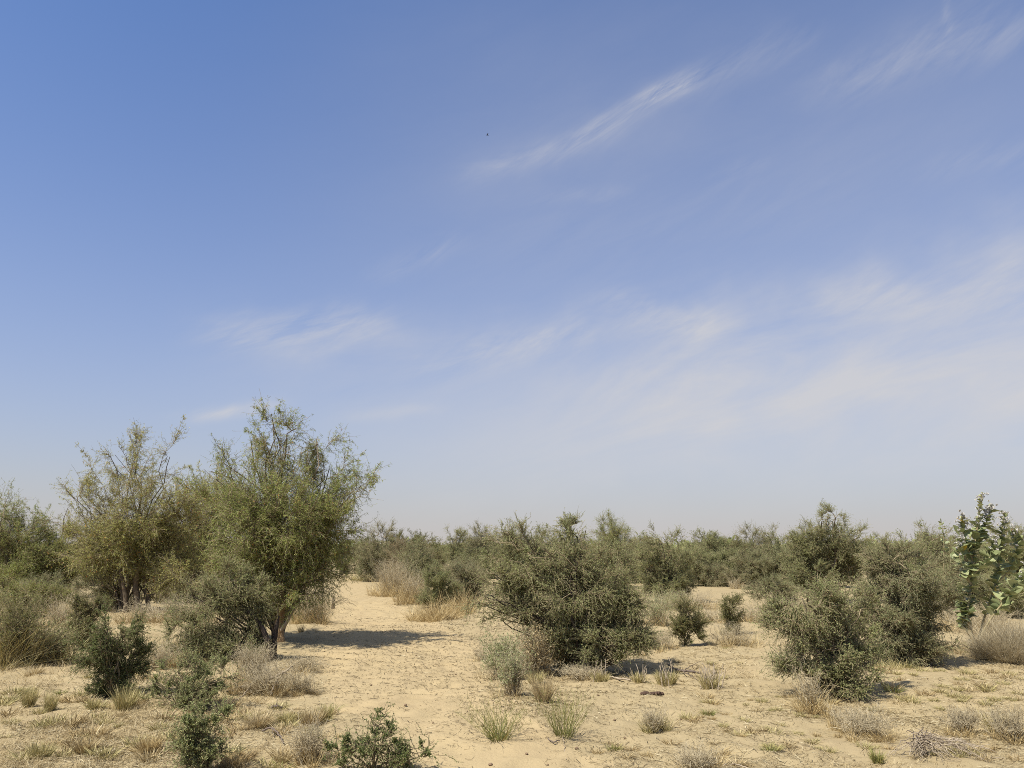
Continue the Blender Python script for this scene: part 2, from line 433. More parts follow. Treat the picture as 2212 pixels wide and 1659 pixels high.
STY = dict(
    thorn=dict(leaf=(.0175, .0068), lpt=20, lai=2.7, twig=.22, droop=-.05, wood='twig', mat='thorn', sec=16, wob=.05, tr=.0035),
    thorn_dark=dict(leaf=(.016, .0066), lpt=22, lai=2.8, twig=.17, droop=.1, wood='twig_dark', mat='thorn_dark', sec=18, wob=.05, tr=.003),
    thorn_green=dict(leaf=(.014, .006), lpt=30, lai=2.3, twig=.17, droop=.05, wood='twig_dark', mat='thorn_green', sec=26, wob=.06, tr=.003),
    thorn_grey=dict(leaf=(.020, .0075), lpt=14, lai=2.2, twig=.3, droop=0., wood='twig', mat='thorn_grey', sec=16, wob=.05, tr=.004),
    brown=dict(leaf=(.028, .008), lpt=8, lai=1.6, twig=.3, droop=.1, wood='twig', mat='brown', sec=18, wob=.06, tr=.004),
    feather=dict(leaf=(.062, .0082), lpt=12, lai=2.05, twig=.42, droop=-.05, ldroop=-.5, wood='twig', mat='feather', sec=9, wob=.035, tr=.004),
    feather_yellow=dict(leaf=(.068, .0098), lpt=11, lai=1.85, twig=.45, droop=-.05, ldroop=-.45, wood='twig', mat='feather_yellow', sec=8, wob=.035, tr=.005),
)

def grow(rng, bases, L, sty, r0=.03, density=1.0, shoots=0, shoot_len=.5, scale=1.0, limbs=2, bark=None, cull=.12, deadtwigs=0):
    """L: lobes as rows (cx,cy,cz, rx,ry,rz, dens). returns Geo of limbs, Geo of twigs, Geo of leaves"""
    S = STY[sty]
    L = np.asarray(L, float); bases = np.asarray(bases, float).reshape(-1, 3)
    gl, gt, gf = Geo(), Geo(), Geo()
    la, lb = S['leaf'][0] * scale, S['leaf'][1] * scale
    tw = S['twig'] * (0.5 + 0.5 * scale)
    # limbs
    nl = limbs * len(L)
    li = np.repeat(np.arange(len(L)), limbs)
    b = bases[rng.integers(0, len(bases), nl)] + rng.normal(size=(nl, 3)) * np.array([r0 * 1.2, r0 * 1.2, 0])
    e = L[li, :3] + rdir(rng, nl) * L[li, 3:6] * rng.uniform(.1, .6, (nl, 1))
    d = e - b
    c = b + d * np.array([.28, .28, .62]) + rng.normal(size=(nl, 3)) * .08 * np.linalg.norm(d, axis=1, keepdims=True)
    P1 = lines(rng, b, e, c, 9, .022)
    rr = r0 * rng.uniform(.45, 1.0, (nl, 1)) * np.linspace(1, .28, 9)[None]
    gl.tubes(P1, rr, 6, rng.uniform(0, 1, nl))
    area = pi * L[:, 3] * L[:, 5] * L[:, 6]
    lw = area / area.sum()
    # secondaries
    n2 = max(12, int(area.sum() * S['sec'] * density) + 3 * len(L))
    lo = rng.choice(len(L), n2, p=lw)
    i1 = lo * limbs + rng.integers(0, limbs, n2)
    t = rng.uniform(.35, 1, n2) * 8; k = np.minimum(t.astype(int), 7); f = (t - k)[:, None]
    s0 = P1[i1, k] * (1 - f) + P1[i1, k + 1] * f
    u = rdir(rng, n2)
    e2 = L[lo, :3] + u * L[lo, 3:6] * rng.uniform(.45, 1.0, (n2, 1)) ** .6
    e2[:, 2] = np.maximum(e2[:, 2], .04)
    c2 = (s0 + e2) / 2 + np.array([0, 0, .12]) * np.linalg.norm(e2 - s0, axis=1, keepdims=True)
    P2 = lines(rng, s0, e2, c2, 7, S['wob'])
    gt.tubes(P2, np.full((n2, 1), r0 * .26 + S['tr'] * .5) * rng.uniform(.5, 1.1, (n2, 1)) * np.linspace(1, .3, 7)[None], 4, rng.uniform(0, 1, n2))
    # twigs
    nleaf = int(S['lai'] * density * area.sum() / (.5 * la * lb))
    n3 = max(20, nleaf // S['lpt'])
    s3, i2 = pick(rng, P2, n3, .25, 1.0)
    cl = vn3(s3 * 2.6 / max(.6, scale) + 11.7) + .5 * vn3(s3 * 6.1 + 3.1)
    keep = cl > -0.5 + cull * 2.2
    s3, i2 = s3[keep], i2[keep]; n3 = len(s3)
    cen = L[lo[i2], :3]
    outw = (s3 - cen) / L[lo[i2], 3:6]; outw /= np.linalg.norm(outw, axis=1, keepdims=True) + 1e-6
    d3 = outw * .8 + rdir(rng, n3) * .8 + np.array([0, 0, .25 + S['droop']])
    d3 /= np.linalg.norm(d3, axis=1, keepdims=True)
    ln = tw * rng.uniform(.45, 1.25, (n3, 1))
    e3 = s3 + d3 * ln
    e3[:, 2] += S['droop'] * ln[:, 0] * .6
    e3[:, 2] = np.maximum(e3[:, 2], .02)
    P3 = lines(rng, s3, e3, (s3 + e3) / 2 + np.array([0, 0, .08]) * ln, 5, .07)
    # shoots reaching out of the crown
    if shoots:
        s4, j4 = pick(rng, P2, shoots, .7, 1.0)
        uu = (s4 - L[lo[j4], :3]) / L[lo[j4], 3:6]; uu /= np.linalg.norm(uu, axis=1, keepdims=True) + 1e-6
        uu = uu * .75 + rdir(rng, shoots) * .35 + np.array([0, 0, .85]); uu /= np.linalg.norm(uu, axis=1, keepdims=True)
        e4 = s4 + uu * shoot_len * rng.uniform(.35, 1.1, (shoots, 1))
        P4 = lines(rng, s4, e4, (s4 + e4) / 2 + rng.normal(size=(shoots, 3)) * .05 * shoot_len, 9, .018)
        gt.tubes(P4, np.full((shoots, 1), S['tr'] * 1.3) * np.linspace(1, .3, 9)[None], 4, rng.uniform(0, .6, shoots))
        ns = shoots * 10
        s5, i5 = pick(rng, P4, ns, .1, 1.0)
        d5 = rdir(rng, ns) + uu[i5] * .8; d5 /= np.linalg.norm(d5, axis=1, keepdims=True)
        e5 = s5 + d5 * tw * rng.uniform(.10, .34, (ns, 1))
        P5 = lines(rng, s5, e5, (s5 + e5) / 2, 5, .05)
        P3 = np.concatenate([P3, P5]); n3 = len(P3)
    gt.tubes(P3, np.full((n3, 1), S['tr']) * rng.uniform(.6, 1.1, (n3, 1)) * np.linspace(1, .35, 5)[None] * (scale ** .5), 3, rng.uniform(0, 1, n3))
    # leaves
    lp = S['lpt']
    i = np.repeat(np.arange(n3), lp); m_ = len(i)
    t = rng.uniform(.1, 1.0, m_) * 4; k = np.minimum(t.astype(int), 3); f = (t - k)[:, None]
    p = P3[i, k] * (1 - f) + P3[i, k + 1] * f
    ax = P3[i, k + 1] - P3[i, k]; ax /= np.linalg.norm(ax, axis=1, keepdims=True) + 1e-9
    a = ax * .55 + rdir(rng, m_) * .9 + np.array([0, 0, S.get('ldroop', S['droop'] * 1.6)])
    tint = np.clip(rng.normal(.42, .2, m_) + rng.normal(0, .10, n3)[i], 0, 1)
    tint = np.where(rng.random(m_) < .012, 1.0, tint)
    gf.leaves(p, a, la * rng.uniform(.6, 1.25, m_), lb * rng.uniform(.7, 1.25, m_), rng, tint)
    if deadtwigs:
        s6, _ = pick(rng, P1, deadtwigs, .1, .6)
        d6 = rdir(rng, deadtwigs); d6[:, 2] = np.abs(d6[:, 2]) * .4
        ext = L[:, 3:6].mean() * 1.5
        e6 = s6 + d6 * ext * rng.uniform(.5, 1.2, (deadtwigs, 1)); e6[:, 2] = np.maximum(e6[:, 2] - .15, .03)
        gt.tubes(lines(rng, s6, e6, (s6 + e6) / 2 + np.array([0, 0, .2]) * ext, 8, .03), np.full((deadtwigs, 1), .005) * np.linspace(1, .25, 8)[None], 4, np.full(deadtwigs, 1.0))
    return gl, gt, gf

def lobes_px(base, rows, depth_k=.85):
    """rows of (px, py, rx, ry[, dens[, dy]]) seen at the base's depth, turned into metres"""
    bx, by = gpt(*base); s = by / FPX
    out = []
    spread = max(r[2] for r in rows) * s
    for j, r in enumerate(rows):
        dens = r[4] if len(r) > 4 else 1.0
        dy = r[5] if len(r) > 5 else spread * (((j * 0.618) % 1) - .5) * .9
        c = at(r[0], r[1], by + dy)
        out.append((c[0], c[1], c[2], r[2] * s * 1.13, r[2] * s * depth_k, r[3] * s * 1.06, dens))
    return (bx, by, float(H(bx, by))), out

def plant(name, label, cat, base, rows, sty, seed, group=None, mat=None, bark='twig', stems=None, parts=('branches', 'twigs', 'foliage'), skirt=True, **kw):
    rng = np.random.default_rng(seed)
    if skirt and cat == 'bush':
        xs_ = [r[0] - r[2] for r in rows] + [r[0] + r[2] for r in rows]; x0, x1 = min(xs_), max(xs_)
        Ht = base[1] - min(r[1] - r[3] for r in rows); hw = (x1 - x0) / 2; xm = .5 * base[0] + .25 * (x0 + x1)
        rows = list(rows) + [(xm - .42 * hw, base[1] - .17 * Ht, .36 * hw, .13 * Ht, .75), (xm, base[1] - .14 * Ht, .42 * hw, .13 * Ht, .85), (xm + .42 * hw, base[1] - .17 * Ht, .36 * hw, .13 * Ht, .75)]
    b, L = lobes_px(base, rows)
    t = thing(name, label, cat, b, group)
    bases = [b]
    if stems:
        bases = []
        for s in stems:
            x, y = gpt(*s); bases.append((x, y, float(H(x, y)) - .02))
    gl, gt, gf = grow(rng, bases, L, sty, **kw)
    gl.obj(parts[0], M[bark], t, smooth=True)
    gt.obj(parts[1], M[STY[sty]['wood']], t)
    gf.obj(parts[2], M[mat or STY[sty]['mat']], t)
    return t

def tube_part(name, mat, parent, pts, radii, sides=10, seed=0, wob=0.0):
    pts = np.asarray(pts, float); K = len(pts)
    n = (K - 1) * 6 + 1
    t = np.linspace(0, K - 1, n); k = np.minimum(t.astype(int), K - 2); f = (t - k)[:, None]
    pm = np.concatenate([[2 * pts[0] - pts[1]], pts, [2 * pts[-1] - pts[-2]]])
    p0, p1, p2, p3 = pm[k], pm[k + 1], pm[k + 2], pm[k + 3]
    P = .5 * ((2 * p1) + (p2 - p0) * f + (2 * p0 - 5 * p1 + 4 * p2 - p3) * f ** 2 + (3 * p1 - p0 - 3 * p2 + p3) * f ** 3)
    R = np.interp(t, np.arange(K), radii)
    rng = np.random.default_rng(seed)
    R = R * (1 + rng.normal(size=n) * .07)
    P = P + rng.normal(size=P.shape) * wob
    g = Geo(); g.tubes(P[None], R[None], sides, np.array([.5]))
    g.add(np.concatenate([P[-1:] + (P[-1:] - P[-2:-1]) * .15] + [g.v[0][-sides:]]), [[0, 1 + j, 1 + (j + 1) % sides, 0] for j in range(0)] or np.zeros((0, 4)), .5) if False else None
    return g.obj(name, mat, parent, smooth=True)

# ------------------------------------------------------------------ grass growth
def blades(g, rng, n, c, rad, h, lean=.5, w=.0025, K=5, z=None, bend=.3, tmean=.55, hvar=.45):
    """n curved blades rising from a disc of radius rad at c=(x,y)"""
    th = rng.uniform(0, 2 * pi, n); r = rad * np.sqrt(rng.random(n))
    x = c[0] + r * np.cos(th); y = c[1] + r * np.sin(th)
    z0 = (H(x, y) if z is None else np.full(n, z)) - .01
    hh = h * rng.uniform(1 - hvar, 1 + hvar * .35, n)
    out = np.stack([np.cos(th), np.sin(th)], 1) * (.35 + .65 * (r / max(rad, 1e-6)))[:, None] + rng.normal(size=(n, 2)) * .35
    ln = lean * hh[:, None] * out
    t = np.linspace(0, 1, K)
    P = np.zeros((n, K, 3))
    tt = (t + bend * t ** 2) / (1 + bend)
    P[:, :, 0] = x[:, None] + ln[:, :1] * tt ; P[:, :, 1] = y[:, None] + ln[:, 1:] * tt
    drop = np.clip(np.linalg.norm(ln, axis=1) / hh, 0, 1.5)
    P[:, :, 2] = z0[:, None] + hh[:, None] * (t - .22 * drop[:, None] * t ** 2)
    P[:, 1:, :2] += rng.normal(size=(n, K - 1, 2)) * .03 * hh[:, None, None]
    W = w * rng.uniform(.6, 1.3, (n, 1)) * np.array([1, .95, .8, .55, .15] if K == 5 else np.linspace(1, .15, K))[None]
    g.ribbons(P, W, np.concatenate([rdir(rng, n)[:, :2], np.zeros((n, 1))], 1), np.clip(rng.normal(tmean, .22, n), 0, 1))
    return P

def thicket(g, rng, n, c, R, h, w=.0025, tmean=.55, dome=.5, lie=.14, hmin=.25):
    """many small tufts of uneven height, leaning their own way, with broken blades between"""
    ns = int(np.clip(R * R * 90 + 6, 6, 46))
    wt = rng.uniform(.3, 1.0, ns); wt /= wt.sum()
    for k in range(ns):
        a = rng.uniform(0, 2 * pi); r = R * rng.random() ** .6
        cc = (c[0] + r * cos(a), c[1] + r * sin(a))
        hh = h * (1 - dome * (r / R) ** 2) * rng.uniform(hmin, 1.08)
        nb = max(6, int(n * wt[k]))
        blades(g, rng, nb, cc, R * rng.uniform(.06, .24), hh, rng.uniform(.35, 1.2), w, bend=rng.uniform(.1, .8), hvar=.75, tmean=tmean + rng.normal() * .12)
    nl = int(n * lie)
    if nl: blades(g, rng, nl, c, R * .8, h * .3, 3.2, w, hvar=.7, bend=.2, tmean=tmean + .1)

def tuft(name, label, cat, base, wpx, hpx, n, mat, seed, group=None, lean=.5, w=.003, extra=None, fill=.45, **kw):
    x, y = gpt(*base); s = y / FPX
    rng = np.random.default_rng(seed)
    g = Geo()
    h = hpx * s; W = wpx * s / 2
    lean_ = max(.12, (W * (1 - fill)) / max(h, .02)) if lean is None else lean
    if W > .22: thicket(g, rng, n, (x, y), W, h, w, kw.get('tmean', .55), .45, hmin=kw.get('hmin', .25))
    else:
        blades(g, rng, n, (x, y), W * fill, h, lean_ * 1.25, w, **{**dict(hvar=.7), **kw})
        blades(g, rng, n // 6, (x, y), W * fill, h * .35, 1.8, w, hvar=.6)
    if extra: extra(g, rng, x, y, s)
    b = (x, y, float(H(x, y)))
    o = g.obj(name, M[mat], off=b)
    return tag(o, label, cat, group)

# ------------------------------------------------------------------ the big trees by the path
def trunk_line(pts_px, depth, dz=None):
    out = []
    for i, (px, py) in enumerate(pts_px):
        out.append(at(px, py, depth + (dz[i] if dz else 0)))
    return out

BIG = (607, 1388)
t = plant('narrow_leaved_tree', 'tall green narrow leaved tree with a tan trunk beside the path, tallest of all', 'tree', BIG,
    [(600, 1120, 115, 85), (555, 1050, 85, 66, .7), (640, 1045, 95, 68, .7), (600, 965, 52, 48, .42), (588, 918, 22, 34, .8), (605, 935, 48, 42, .55), (545, 965, 40, 36, .45), (690, 960, 45, 40, .4),
     (495, 1005, 58, 42, .4), (720, 1005, 68, 52, .36), (772, 1055, 56, 58, .45), (455, 1085, 42, 55, .6), (700, 1125, 85, 85, .95), (520, 1140, 75, 85),
     (600, 1215, 125, 62), (700, 1210, 65, 62), (520, 1220, 62, 55, .9), (480, 1060, 42, 55, .5), (660, 1265, 65, 35, .8)],
    'feather', 11, bark='bark', r0=.035, shoots=170, shoot_len=.7, limbs=2, cull=.10,
    stems=[(606, 1381), (600, 1380)], density=1.0, parts=('limbs', 'twigs', 'foliage'))
dB = gpt(*BIG)[1]
tube_part('trunk', M['bark_pale'], t, trunk_line([(607, 1392), (606, 1375), (603, 1350), (608, 1325), (612, 1295), (606, 1255), (600, 1200)], dB, [0, 0, .02, .03, 0, 0, .05]), [.085, .075, .07, .068, .062, .05, .03], 12, 3)
tube_part('broken_limb', M['dead'], t, trunk_line([(606, 1318), (610, 1308), (616, 1300), (620, 1292)], dB - .05), [.028, .032, .028, .012], 8, 4)
tube_part('broken_limb', M['dead'], t, trunk_line([(607, 1362), (617, 1348), (628, 1328), (640, 1312)], dB - .08), [.030, .034, .026, .012], 8, 5)
tube_part('broken_limb', M['dead'], t, trunk_line([(600, 1330), (599, 1318), (601, 1308), (604, 1300)], dB - .1), [.016, .016, .012, .006], 8, 6)

YEL = (290, 1322)
t = plant('yellowish_tree', 'yellowish open tree of several thin trunks with bare sprays on top', 'tree', YEL,
    [(300, 1000, 85, 55, .34), (250, 995, 42, 50, .28), (370, 980, 26, 52, .28), (290, 960, 50, 36, .22), (220, 1110, 70, 58, .7), (310, 1105, 85, 70, .75), (390, 1125, 68, 65, .85),
     (255, 1185, 88, 58), (350, 1200, 85, 60, 1.), (165, 1075, 48, 42, .35), (425, 1085, 38, 48, .4), (180, 1180, 60, 60, .9), (215, 1230, 55, 32, .7), (390, 1235, 56, 36, .8)],
    'feather_yellow', 12, bark='bark', r0=.03, shoots=110, shoot_len=.9, limbs=2, cull=.1,
    stems=[(262, 1318), (272, 1322), (297, 1316), (318, 1310)], parts=('limbs', 'twigs', 'foliage'))
dY = gpt(*YEL)[1]
for k, (pts, r) in enumerate([([(272, 1324), (272, 1300), (268, 1270), (262, 1240), (255, 1200)], .07), ([(297, 1320), (296, 1295), (293, 1265), (297, 1235), (310, 1190)], .085),
                              ([(261, 1318), (263, 1295), (262, 1265), (250, 1235), (235, 1200)], .05), ([(320, 1312), (318, 1290), (312, 1260), (322, 1230), (340, 1190)], .06)]):
    tube_part('trunk', M['bark'], t, trunk_line(pts, dY + (k - 1.5) * .12), [r, r * .9, r * .8, r * .65, r * .4], 9, 20 + k, .006)

plant('narrow_leaved_tree', 'hazy green tree cut by the frame edge beyond the dry grass thicket', 'tree', (15, 1290),
    [(5, 1110, 65, 55, .45), (75, 1140, 45, 45, .45), (25, 1190, 85, 62, .9), (90, 1205, 60, 55, .8), (-60, 1150, 60, 80, .6), (30, 1245, 85, 38, 1.)],
    'feather', 13, bark='bark', r0=.04, shoots=60, shoot_len=1.0, density=1.2, scale=1.2, parts=('limbs', 'twigs', 'foliage'))
plant('narrow_leaved_tree', 'slim open tree filling the gap beside the yellowish tree, reddish pods on top', 'tree', (125, 1285),
    [(125, 1120, 40, 48, .35), (130, 1180, 55, 50, .7), (110, 1235, 60, 40, .9), (175, 1235, 50, 40, .9)],
    'feather_yellow', 14, bark='bark', r0=.04, shoots=40, shoot_len=.9, density=1.15, scale=1.2, parts=('limbs', 'twigs', 'foliage'))
plant('narrow_leaved_tree', 'olive tree standing behind, between the tallest tree and the yellowish tree', 'tree', (425, 1290),
    [(425, 1100, 58, 56, .8), (400, 1060, 36, 36, .45), (455, 1090, 45, 55, .7), (380, 1170, 60, 55, .9), (450, 1180, 65, 60, 1.), (400, 1235, 75, 42, 1.), (480, 1240, 60, 40, 1.)],
    'feather_yellow', 15, bark='bark', r0=.045, shoots=36, shoot_len=.8, density=1.15, scale=1.2, parts=('limbs', 'twigs', 'foliage'))

# thorn tree in front of the tallest tree
t = plant('thorn_tree', 'open grey green thorn tree on a black trunk in front of the tallest tree', 'tree', (575, 1424),
    [(430, 1300, 60, 52, .8), (500, 1275, 58, 46, .8), (470, 1345, 65, 45, .8), (540, 1325, 38, 45, .7), (445, 1395, 58, 36, .9), (515, 1400, 42, 36, .8), (555, 1275, 30, 34, .8), (395, 1350, 38, 48, .7), (400, 1410, 40, 40, .8), (540, 1385, 40, 30, .6), (470, 1245, 60, 26, .7)],
    'thorn', 21, bark='bark_dark', r0=.028, shoots=30, shoot_len=.25, stems=[(585, 1418), (575, 1420)], limbs=2, cull=.12)
dT = gpt(575, 1424)[1]
tube_part('trunk', M['bark_dark'], t, trunk_line([(586, 1424), (583, 1405), (576, 1380), (560, 1345), (535, 1320)], dT), [.055, .05, .045, .032, .02], 10, 7)
tube_part('trunk', M['bark_dark'], t, trunk_line([(591, 1424), (592, 1400), (594, 1378), (598, 1352), (603, 1330)], dT + .1), [.05, .045, .038, .03, .012], 10, 8)

# ------------------------------------------------------------------ thorn shrubs
plant('thorn_bush', 'large spreading thorn bush at the centre with dark shade and hanging dead twigs', 'bush', (1285, 1447),
    [(1130, 1185, 75, 48), (1085, 1250, 60, 52), (1200, 1185, 72, 55), (1240, 1148, 30, 30, .8), (1145, 1290, 85, 55), (1230, 1260, 95, 72), (1320, 1240, 78, 58, .9),
     (1355, 1300, 52, 52, .8), (1285, 1330, 105, 58), (1195, 1360, 78, 45), (1300, 1395, 95, 36, .8), (1240, 1405, 65, 34, .8), (1055, 1245, 36, 40, .9), (1045, 1295, 34, 30, .8), (1080, 1332, 55, 17, .8), (1370, 1370, 42, 30, .7), (1230, 1425, 66, 22, .5), (1320, 1425, 60, 20, .4)],
    'thorn', 31, bark='bark_dark', r0=.026, shoots=80, shoot_len=.16, limbs=3, cull=.19, deadtwigs=130, density=1.1, skirt=False)
plant('thorn_bush', 'grey topped bush with a dark hollow, directly beyond the centre bush', 'bush', (1455, 1297),
    [(1435, 1165, 52, 30, .7), (1440, 1210, 62, 42), (1400, 1230, 40, 40), (1470, 1240, 40, 38), (1425, 1260, 50, 28), (1465, 1268, 24, 20)],
    'thorn', 32, bark='bark_dark', r0=.03, shoots=36, shoot_len=.35, density=.9, scale=1.3)
plant('thorn_bush', 'small rounded green bush standing alone on sand beyond the dark fallen branch', 'bush', (1482, 1397),
    [(1475, 1325, 30, 24), (1490, 1350, 32, 26), (1470, 1365, 30, 26), (1495, 1380, 26, 18), (1455, 1335, 18, 16, .6)], 'thorn_dark', 33, r0=.012, shoots=20, shoot_len=.08, density=1.3)
plant('thorn_bush', 'small thin upright bush among grey dry weeds beside the sandy gap', 'bush', (1577, 1373),
    [(1575, 1305, 22, 22, .8), (1580, 1330, 24, 20, .8), (1570, 1352, 24, 18, .7)], 'thorn_dark', 34, r0=.012, shoots=18, shoot_len=.14, density=1.1)
plant('thorn_bush', 'dense sprawling thorn bush with pale dead stems above mauve dry weeds', 'bush', (1800, 1500),
    [(1735, 1298, 74, 36), (1820, 1308, 80, 40), (1708, 1350, 62, 44), (1800, 1370, 92, 46), (1868, 1400, 38, 52), (1760, 1415, 78, 38, .9), (1850, 1440, 58, 44), (1830, 1475, 56, 26, .9), (1735, 1450, 50, 24, .6), (1890, 1480, 34, 22, .6)],
    'thorn', 35, bark='bark', r0=.022, shoots=90, shoot_len=.2, limbs=3, deadtwigs=110, density=1.05, cull=.15)
plant('thorn_bush', 'broad olive thorn bush between the dense sprawling bush and the big leaved milkweed', 'bush', (1965, 1434),
    [(1950, 1215, 82, 36), (1895, 1240, 58, 44), (2010, 1240, 48, 48, .9), (1945, 1300, 95, 55), (2020, 1310, 45, 45, .9), (1905, 1340, 60, 45), (1985, 1365, 75, 50), (1965, 1405, 70, 30, .9), (2015, 1410, 30, 26, .8)],
    'thorn', 36, bark='bark_dark', r0=.028, shoots=50, shoot_len=.18, limbs=3, deadtwigs=30, mat='thorn_grey')
plant('thorn_tree', 'domed thorn tree with a visible forked trunk, highest on the skyline past the centre bush', 'tree', (1782, 1303),
    [(1788, 1120, 46, 32, .8), (1765, 1160, 68, 42), (1840, 1160, 48, 36, .9), (1800, 1200, 85, 48), (1735, 1200, 42, 42), (1760, 1245, 62, 32, .9), (1840, 1230, 50, 40), (1705, 1240, 30, 36, .8)],
    'thorn', 37, bark='bark', r0=.05, shoots=50, shoot_len=.35, density=.95, scale=1.25, deadtwigs=12)
plant('thorn_bush', 'low dark stubby bush against the sprawling bush at the sandy gap', 'bush', (1660, 1362),
    [(1660, 1325, 18, 20), (1658, 1345, 14, 14), (1678, 1320, 18, 18)], 'thorn_dark', 38, r0=.015, shoots=6, shoot_len=.1)
plant('thorn_bush', 'low pale olive bush spreading below the domed thorn tree', 'bush', (1680, 1310),
    [(1665, 1265, 42, 22, .9), (1700, 1275, 36, 24, .9), (1635, 1280, 26, 16, .7)], 'thorn', 39, mat='thorn_grey', r0=.018, shoots=16, shoot_len=.15, scale=1.1)
plant('thorn_bush', 'dark little bush above tan stubble where the path bends', 'bush', (942, 1312),
    [(938, 1242, 36, 26), (950, 1268, 40, 28), (928, 1285, 32, 20, .8)], 'thorn_dark', 40, mat='thorn', r0=.018, shoots=14, shoot_len=.18, scale=1.1)
plant('thorn_bush', 'grey brushy bush joining the dark little bush and the centre bush', 'bush', (1008, 1306),
    [(1000, 1245, 34, 28), (1022, 1262, 30, 28), (1000, 1280, 34, 20)], 'brown', 46, mat='thorn_grey', r0=.018, shoots=16, shoot_len=.15, scale=1.1)
plant('scrub_bush', 'wide olive bush at the back, first beyond the grey topped bush', 'bush', (1530, 1268),
    [(1500, 1210, 42, 34), (1545, 1225, 44, 28), (1580, 1215, 38, 32)], 'thorn', 47, r0=.03, shoots=20, shoot_len=.3, scale=1.4)
plant('scrub_bush', 'wide olive bush at the back, nearest the domed thorn tree trunk', 'bush', (1640, 1274),
    [(1620, 1220, 46, 34), (1660, 1230, 46, 30), (1700, 1225, 36, 32)], 'thorn', 48, mat='thorn_grey', r0=.03, shoots=20, shoot_len=.3, scale=1.3)
plant('scrub_bush', 'tangled olive bush beyond the thickets, under the hazy green tree', 'bush', (50, 1330),
    [(30, 1280, 60, 32), (95, 1290, 50, 28), (60, 1305, 60, 22)], 'thorn', 49, mat='feather', r0=.03, shoots=20, shoot_len=.3, scale=1.2)
plant('scrub_bush', 'dim twiggy bush between the dusky bush and the yellowish trunks', 'bush', (215, 1318),
    [(205, 1270, 46, 26), (245, 1285, 36, 22)], 'brown', 50, mat='thorn_grey', r0=.025, shoots=14, shoot_len=.25, scale=1.2)
# near left
plant('thorn_bush', 'vivid dark green rounded bush with straw stems, among the tufts', 'bush', (248, 1505),
    [(240, 1365, 62, 42), (275, 1352, 26, 24), (215, 1420, 46, 38), (272, 1425, 46, 40), (240, 1465, 58, 32), (192, 1390, 24, 26, .8), (205, 1485, 38, 16, .7)],
    'thorn_dark', 41, r0=.014, shoots=36, shoot_len=.10, limbs=3, mat='thorn_green', density=.95)
plant('thorn_bush', 'dusky grey green bush peeping over the vivid dark green bush', 'bush', (185, 1402),
    [(185, 1325, 38, 34), (165, 1348, 24, 26), (207, 1305, 22, 20), (185, 1370, 30, 22)], 'thorn_dark', 42, r0=.014, shoots=20, shoot_len=.12)
plant('thorn_bush', 'low spreading green thorn bush below the black trunk', 'bush', (392, 1532),
    [(372, 1458, 46, 28, .8), (440, 1440, 58, 26, .5), (490, 1455, 36, 26, .45), (430, 1478, 52, 28, .8), (382, 1502, 28, 22), (470, 1478, 32, 24, .7), (340, 1480, 28, 24, .7), (405, 1520, 26, 16, .9)],
    'thorn_dark', 43, mat='thorn', r0=.014, shoots=50, shoot_len=.1, limbs=3, density=.85)
plant('thorn_bush', 'narrow upright thorn bush at the bottom edge, standing in dry grass', 'bush', (440, 1668),
    [(420, 1545, 40, 26, .6), (460, 1560, 36, 28, .6), (435, 1610, 42, 30, .9), (420, 1645, 32, 20, .8), (465, 1625, 26, 28, .7), (405, 1590, 22, 24, .7)],
    'thorn_dark', 44, mat='thorn', r0=.012, shoots=46, shoot_len=.09, limbs=3, density=.8)
plant('thorn_sapling', 'fresh green thorn sapling with layered sprays at the bottom edge of the path', 'bush', (805, 1668),
    [(800, 1602, 50, 22, .8), (745, 1620, 36, 18, .7), (848, 1598, 22, 20, .7), (808, 1560, 12, 22, .9), (806, 1545, 6, 14, .9), (800, 1640, 66, 18, .8), (735, 1650, 30, 14, .6), (900, 1632, 38, 14, .8), (938, 1620, 18, 18, .6), (870, 1655, 30, 10, .7)],
    'thorn_green', 45, r0=.010, shoots=34, shoot_len=.09, limbs=2, cull=.2, density=.72, skirt=False)

